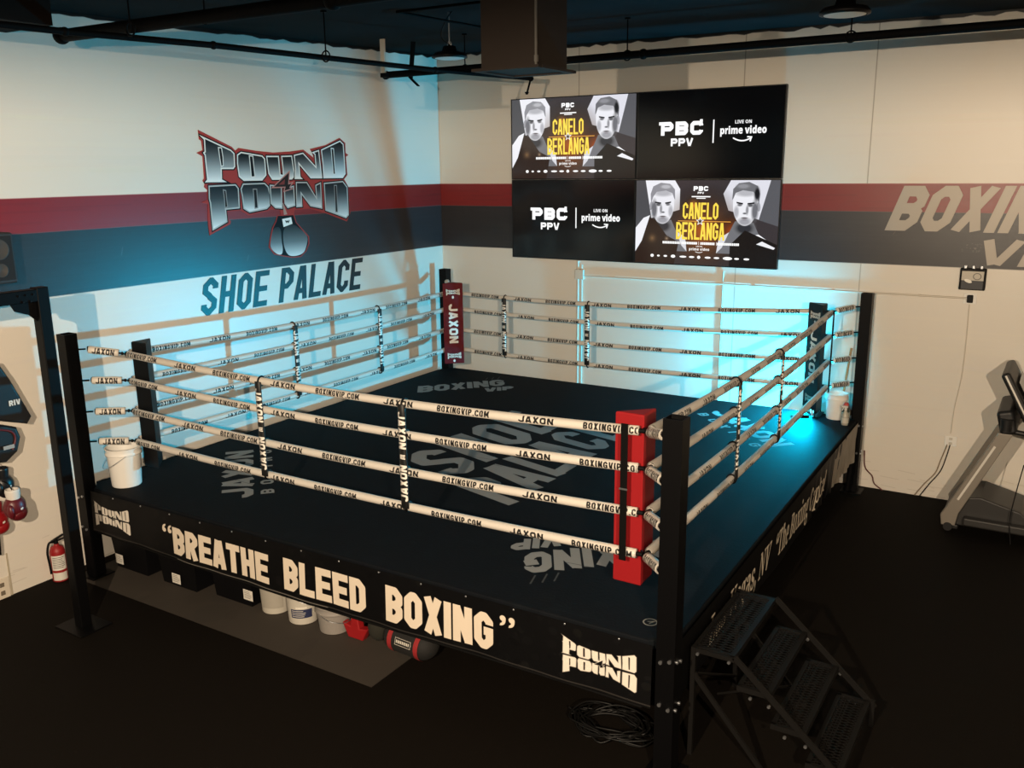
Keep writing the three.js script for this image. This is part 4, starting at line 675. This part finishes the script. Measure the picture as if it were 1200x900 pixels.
// ------------------------------------------------------------------ steel steps
{
  const t = thing('steel_steps', 'black steel mesh steps leading up to the ring', 'steps'), z0 = 5.1, z1 = 6.02, m = dull(0x0f0e0d, .6, .3), meshM = dull(0x0d0c0b, .5, .4);
  const tr = [[6.315, 6.6, .80], [6.62, 6.84, .60], [6.85, 7.07, .40], [7.08, 7.3, .20]];
  tr.forEach(([xa, xb, y], i) => {
    mesh(i ? 'tread_frame' : 'landing_frame', [box(.035, .04, z1 - z0, xb - .017, y - .02, (z0 + z1) / 2), box(.03, .035, z1 - z0 - .02, xa + .015, y - .02, (z0 + z1) / 2), box(xb - xa, .035, .03, (xa + xb) / 2, y - .02, z0 + .015), box(xb - xa, .035, .03, (xa + xb) / 2, y - .02, z1 - .015)], m, t);
    const gs = [], n = 26, L = z1 - z0 - .06, W = xb - xa - .05; for (let k = 0; k < n; k++) { const z = z0 + .03 + L * (k + .5) / n, a = Math.atan2(L / n * 2, W); for (const s of [-1, 1]) gs.push(box(W * 1.02, .004, .005, (xa + xb) / 2, y - .008, z, 0, s * a, 0)); }
    for (let k = 1; k < 4; k++) gs.push(box(.004, .004, L, xa + .025 + W * k / 8, y - .01, (z0 + z1) / 2));
    const e = mesh('expanded_mesh', gs, meshM, t); e.userData.kind = 'stuff';
  });
  for (const z of [z0 - .012, z1 + .012]) {
    mesh('stringer', [beam([6.6, .80, z], [7.33, .15, z], .02, .035), beam([6.32, .62, z], [6.86, .0, z], .02, .03), beam([7.315, .2, z], [7.315, 0, z], .03, .03), beam([6.33, .8, z], [6.33, 0, z], .03, .03), beam([6.33, .78, z], [6.6, .78, z], .02, .03)], m, t);
    for (const [x, y] of [[6.36, .76], [6.57, .76], [6.72, .55], [6.84, .53], [6.95, .35], [7.08, .33], [7.2, .14]]) mesh('bolt', cyl(.011, .011, .014, x, y, z + (z > 5.5 ? .015 : -.015), 6, Math.PI / 2), steel, t);
  }
  mesh('brace', [rod([6.34, .1, z0], [6.34, .6, z1], .01, 8), rod([7.0, .25, z0], [6.5, .5, z1], .008, 8)], m, t);
}

// ------------------------------------------------------------------ treadmill against the television wall
{
  const t = thing('treadmill', 'dark grey treadmill with silver uprights against the television wall', 'treadmill', [7.28, 0, .58]);
  const silver = std(0x8d867c, .4, .35), dk = std(0x131314, .5), mid = std(0x2a2928, .5);
  mesh('motor_hood', place(extrude(poly([[.02, .06], [.02, .2], [.12, .34], [.34, .38], [.72, .28], [.8, .2], [.8, .06]]), .6, .015, 3), 0, 0, -.3), mid, t);
  for (const s of [-1, 1]) {
    const z = s * .36, g = extrude(poly([[0, .06], [-.015, .16], [.03, .25], [.44, 1.14], [.56, 1.14], [.14, .2], [.12, .07]]), .055, .008, 2); g.translate(0, 0, z - .0275);
    const u = mesh('upright', g, silver, t); mesh('accent_strip', beam([.13, .36, z + s * .037], [.42, 1.0, z + s * .037], .003, .022), std(0xd0ccc4, .4), u);
    mesh('side_rail', rbox(1.5, .09, .1, .02, .95, .13, s * .37), mid, t);
    mesh('handlebar', tube([[.46, 1.16, z], [.58, 1.17, z], [.9, 1.12, z], [1.05, 1.08, z]], .026, 20, 10), dk, t);
  }
  mesh('running_belt', rbox(1.35, .03, .56, .01, 1.0, .165, 0), darkRubber, t);
  mesh('front_foot', [rbox(.12, .06, .7, .02, .1, .03, 0), rbox(.12, .06, .7, .02, 1.6, .03, 0)], dk, t);
  mesh('transport_wheel', [cyl(.045, .045, .03, .06, .045, .40, 18, Math.PI / 2), cyl(.045, .045, .03, .06, .045, -.40, 18, Math.PI / 2)], dk, t);
  const con = new THREE.Group(); con.name = 'console'; con.position.set(.5, 1.2, 0); t.add(con);
  const body = (w, h, d, r, x, y, z, rz) => rbox(w, h, d, r, x, y, z, 0, 0, rz);
  mesh('console_shell', [body(.09, .62, .78, .03, .08, .3, 0, .5), body(.16, .26, .8, .04, .0, .06, 0, .25)], dk, con);
  mesh('screen', body(.006, .36, .6, .002, .15, .32, 0, .5), std(0x0a0b0d, .1), con);
  mesh('trim_edge', body(.018, .58, .012, .004, .08, .3, .394, .5), std(0xdedad2, .35), con);
  mesh('cup_holder', [cyl(.06, .05, .12, .0, .05, .42, 20), cyl(.06, .05, .12, .0, .05, -.42, 20)], dk, con);
  const c = thing('power_cable', 'black power cord hanging down in front of the treadmill', 'cord'); mesh('cord', tube([onZ(1200, 545, 1.0), onZ(1190, 580, 1.0), onZ(1183, 612, 1.0), V(7.95, .01, 1.1)], .006, 30, 6), black, c);
}

// ------------------------------------------------------------------ fittings on the television wall
function wallTube(label, pts, r, m, name = 'wall_cable', cat = 'cable') { const t = thing(name, label, cat); mesh(name === 'wall_conduit' ? 'tubing' : 'cord', tube(pts, r, 60, 6), m, t); return t; }
const BW = (u, v, z = .012) => onZ(u, v, z);
const conduitPaint = std(0xcfc7b9, .5);
{ const a = BW(682, 326, .02), b = BW(1133, 346, .02), y = (a.y + b.y) / 2; const t = thing('wall_conduit', 'thin painted conduit running level below the televisions to the outlet', 'conduit'); mesh('tubing', rod([a.x, y, .016], [b.x, y, .016], .011, 8), conduitPaint, t); for (let i = 0; i < 5; i++) mesh('clip', box(.03, .03, .012, a.x + (b.x - a.x) * (i + .5) / 5, y, .006), conduitPaint, t);
  const u = thing('wall_conduit', 'pair of painted upright conduits with a junction box below the televisions', 'conduit'); mesh('tubing', [rod([a.x - .06, 2.6, .022], [a.x - .06, .3, .022], .02, 8), rod([a.x - .005, 2.55, .016], [a.x - .005, .3, .016], .013, 8)], conduitPaint, u); mesh('junction_box', rbox(.14, .14, .05, .01, a.x - .035, y + .02, .026), conduitPaint, u);
  const q = BW(847, 335); const w = thing('wall_conduit', 'single thin white upright conduit below the lower poster screen', 'conduit'); mesh('tubing', rod([q.x, 2.55, .012], [q.x, .3, .012], .01, 8), conduitPaint, w); }
{ const p = BW(1140, 327, .03), t = thing('control_box', 'small black and silver control box on the wall under the metal letters', 'box', [p.x, p.y, 0]);
  const cm = canvas(128, 128, (ctx, w, h) => { ctx.fillStyle = '#b9b2a4'; ctx.fillRect(0, 0, w, h); ctx.fillStyle = '#14161e'; ctx.fillRect(0, 66, w, 62); ctx.strokeStyle = '#54504a'; ctx.lineWidth = 5; ctx.beginPath(); ctx.arc(90, 36, 22, 0, 7); ctx.stroke(); ctx.fillStyle = '#e8e4da'; ctx.beginPath(); ctx.ellipse(40, 70, 24, 12, .4, 0, 7); ctx.fill(); });
  mesh('body', rbox(.26, .24, .07, .012, 0, 0, .036), black, t); mesh('face_plate', rbox(.22, .2, .006, .002, 0, -.01, .073), new THREE.MeshStandardMaterial({ map: cm, roughness: .4 }), t); for (const x of [-.08, 0, .08]) mesh('clip', rbox(.03, .04, .03, .006, x, .13, .05), steel, t); }
const outlet = (name, label, u, v, plug) => { const p = BW(u, v, .01), t = thing(name, label, 'outlet', [p.x, p.y, 0]); mesh('plate', rbox(.13, .12, .012, .004, 0, 0, .007), plasticWhite, t); for (const y of [-.028, .028]) mesh('socket', rbox(.035, .03, .004, .001, 0, y, .014), std(0xc2bdb2, .5), t); if (plug) mesh('plug', rbox(.06, .085, .04, .008, 0, 0, .035), black, t); return p; };
const o1 = outlet('wall_outlet', 'white wall outlet with a black plug below the control box', 1137, 350, true), o2 = outlet('wall_outlet', 'white wall outlet low on the wall beside the treadmill', 1114, 517, false);
wallTube('thin white cable hanging down the wall between the two outlets', [BW(1136, 357), BW(1132, 400), BW(1127, 440), BW(1118, 480), BW(1114, 508)], .006, conduitPaint);
wallTube('black power cord dropping from the low outlet to the floor', [V(o2.x, o2.y - .04, .03), BW(1108, 538, .03), BW(1102, 552, .03), BW(1090, 566, .03), V(BW(1078, 579).x, .01, .04)], .006, black);
wallTube('tan power cord dropping from the low outlet to the floor', [V(o2.x - .03, o2.y - .04, .03), BW(1102, 540, .03), BW(1096, 554, .03), BW(1083, 567, .03), V(BW(1072, 579).x, .01, .04)], .006, std(0x8a7862, .6));
wallTube('thin dark red cord by the foot of the far ring post', [onZ(1013, 528, .03), onZ(1014, 548, .03), onZ(1022, 558, .04), onZ(1024, 566, .05), V(6.52, .01, .06)], .007, std(0x571a18, .6));

// ------------------------------------------------------------------ logo wall: rig, speaker, hanging gear, extinguisher
{
  const t = thing('training_rig', 'black steel rig upright with an overhead beam beside the logo wall', 'rig', [1.14, 0, 7.06]), H = 2.98;
  mesh('upright', rbox(.1, H, .1, .008, 0, H / 2, 0), blackMetal, t); mesh('base_plate', rbox(.38, .012, .3, .004, 0, .006, 0), blackMetal, t);
  mesh('beam', rbox(.1, .1, 2.7, .008, 0, H - .06, 1.4), blackMetal, t); mesh('upright', rbox(.1, H, .1, .008, 0, H / 2, 2.75), blackMetal, t); mesh('base_plate', rbox(.38, .012, .3, .004, 0, .006, 2.75), blackMetal, t);
  mesh('gusset', extrude(poly([[0, 0], [.2, 0], [.17, -.06], [.06, -.1], [0, -.16]]), .012, .002).rotateY(-Math.PI / 2).translate(.006, H - .11, .05), blackMetal, t);
  for (let i = 0; i < 5; i++) mesh('bolt', cyl(.009, .009, .012, .054, H - .05 - (i % 2) * .05, .08 + i * .03, 6, 0, 0, Math.PI / 2), black, t);
}
{ const p = onX(-6, 302, .1), t = thing('wall_speaker', 'grey and black loudspeaker mounted high on the logo wall above the rig', 'speaker', [0, p.y, p.z + .05]);
  mesh('cabinet', rbox(.22, .44, .3, .02, .14, 0, 0), std(0x2a2a2c, .6), t); mesh('grille', rbox(.012, .38, .25, .004, .253, 0, 0), std(0x111113, .8), t); for (const [y, r] of [[.08, .09], [-.1, .06]]) mesh('cone', lathe([[0, .004], [r * .3, .006], [r * .9, .016], [r, .02], [r, .01]]).rotateZ(-Math.PI / 2).translate(.255, y, 0), std(0x3a3632, .6), t); mesh('bracket', box(.04, .1, .1, .018, 0, 0), black, t); }
const gear = (pts, x) => poly(pts.map(([u, v]) => { const p = onX(u, v, x); return [-p.z, p.y]; }));
{ // equipment hanging on the wall at the edge of view
  const X = .17; const putGear = g => { g.rotateY(Math.PI / 2); g.translate(X - .1, 0, 0); return g; };
  const t = thing('body_protector', 'black body protector with small white lettering hanging on the logo wall', 'protector');
  mesh('pad', putGear(extrude(gear([[-46, 420], [-4, 428], [9, 446], [34, 488], [31, 494], [-50, 486]], X), .09, .02, 4)), std(0x15171b, .5), t);
  { const a = onX(10, 476, X), z0 = a.z; let x = 0; for (const ch of 'RIV') { const g = letterGeo(ch, .05, .004, { w: .75, t: .25 }); g.rotateY(Math.PI / 2); g.translate(X + .012, a.y, z0 - x); mesh('letter', g, white, t); x += (glyphW(ch, .75, .25) + .15) * .05; } }
  mesh('hook', rod([0, 2.12, 6.98], [.12, 2.14, 6.98], .01, 8), steel, t);
  const m = thing('punch_mitt', 'black rounded punch mitt hanging under the body protector', 'mitt');
  mesh('pad', putGear(extrude(gear([[-30, 504], [5, 502], [18, 504], [22, 513], [19, 528], [8, 539], [-28, 543]], X), .07, .025, 4)), std(0x16171a, .5), m);
  mesh('trim', putGear(tube([[-26, 506], [4, 504], [15, 507], [18, 514], [15, 527]].map(([u, v]) => { const p = onX(u, v, X); return V(-p.z, p.y, .1); }), .01, 24, 6)), std(0x5c1a1f, .5), m);
  { const a = onX(4, 525, X); mesh('patch', rbox(.004, .035, .1, .001, X + .02, a.y, a.z - .04), std(0x9a9a98, .5), m); }
  function glove(label, u, v, s, col, tagAt, X) {
    const p = onX(u, v, X), g = thing('boxing_glove', label, 'glove', [X, p.y, p.z]);
    mesh('fist', [ball(.12 * s, 0, 0, 0, .72, 1, .9, 22), ball(.1 * s, .01, -.07 * s, -.02 * s, .75, .8, .9, 18)], col, g);
    mesh('thumb', ball(.05 * s, .06 * s, -.02 * s, .075 * s, .8, 1.5, .7, 14), col, g);
    mesh('cuff', lathe([[.062 * s, .09 * s], [.07 * s, .17 * s], [.066 * s, .19 * s], [.058 * s, .19 * s]]), tagAt === 'cuff' ? std(0xd5d0c8, .6) : col, g);
    mesh('logo_patch', ball(.022 * s, .078 * s, -.01 * s, -.02 * s, .3, .8, 1.2, 12), std(0xd8d4cc, .5), g);
    mesh('hanging_loop', tube([[0, .18 * s, 0], [-.04, .24 * s, .01], [-.12, .26 * s, .02], [-X + .02, .26 * s, .02]], .006, 16, 6), black, g); return g;
  }
  const g1 = glove('black boxing glove with a white patch hanging under the mitt', 4, 568, .85, std(0x101012, .38), 'patch', .11);
  glove('dark red boxing glove with a white wrist hanging under the black glove', 17, 594, .9, std(0x571019, .4), 'cuff', .27);
  glove('bright red boxing glove hanging lowest on the logo wall', -4, 610, .9, std(0x8a1218, .38), 'patch', .11);
  const s = thing('hanging_strap', 'wide black strap hanging below the red gloves on the logo wall', 'strap'); mesh('webbing', putGear(extrude(gear([[-18, 616], [4, 616], [7, 652], [-16, 655]], X), .02, .004)), black, s);
  const o = onX(2, 690, 0); const c = thing('wall_outlet', 'beige outlet plate low on the logo wall below the gear', 'outlet', [0, o.y, o.z]); mesh('plate', rbox(.012, .2, .14, .004, .008, 0, 0), beigePaint, c); mesh('socket', [rbox(.006, .04, .04, .001, .016, .04, 0), rbox(.006, .04, .04, .001, .016, -.04, 0)], std(0x6f6557, .6), c);
  const st = thing('corner_trim_strip', 'thin pale trim strip standing on the logo wall below the gear', 'trim'); const sa = onX(8, 655, 0); mesh('strip', box(.008, .42, .012, .005, .21, sa.z), std(0xb0a691, .6), st);
}
{ // fire extinguisher at the foot of the wall
  const b = onX(73, 690, .1), t = thing('fire_extinguisher', 'red fire extinguisher with a white label at the foot of the logo wall', 'extinguisher', [.1, 0, b.z]);
  const lm = canvas(256, 128, (ctx, w, h) => { ctx.fillStyle = '#d9d5cc'; ctx.fillRect(0, 0, w, h); ctx.fillStyle = '#3a3a3a'; for (let i = 0; i < 7; i++) ctx.fillRect(20, 14 + i * 15, 120 + rnd() * 90, 5); });
  mesh('cylinder', lathe([[0, 0], [.066, 0], [.07, .01], [.07, .3], [.055, .345], [.022, .36], [.022, .38]]), red, t);
  const g = new THREE.CylinderGeometry(.0712, .0712, .15, 24, 1, true, .1, 2); g.translate(0, .2, 0); mesh('paper_label', g, new THREE.MeshStandardMaterial({ map: lm, roughness: .6, side: THREE.DoubleSide }), t);
  const g2 = new THREE.CylinderGeometry(.0712, .0712, .08, 24, 1, true, .1, 2); g2.translate(0, .06, 0); mesh('lower_label', g2, std(0xd0ccc2, .6), t);
  mesh('valve', [cyl(.018, .02, .04, 0, .4, 0), rbox(.03, .012, .13, .004, 0, .43, -.02, .25), rbox(.03, .01, .12, .004, 0, .405, -.03)], black, t);
  mesh('hose', tube([[0, .4, .02], [.01, .41, .07], [.01, .33, .1], [.01, .2, .095], [.01, .1, .09]], .011, 30, 8), black, t);
}

renderer.render(scene, camera);
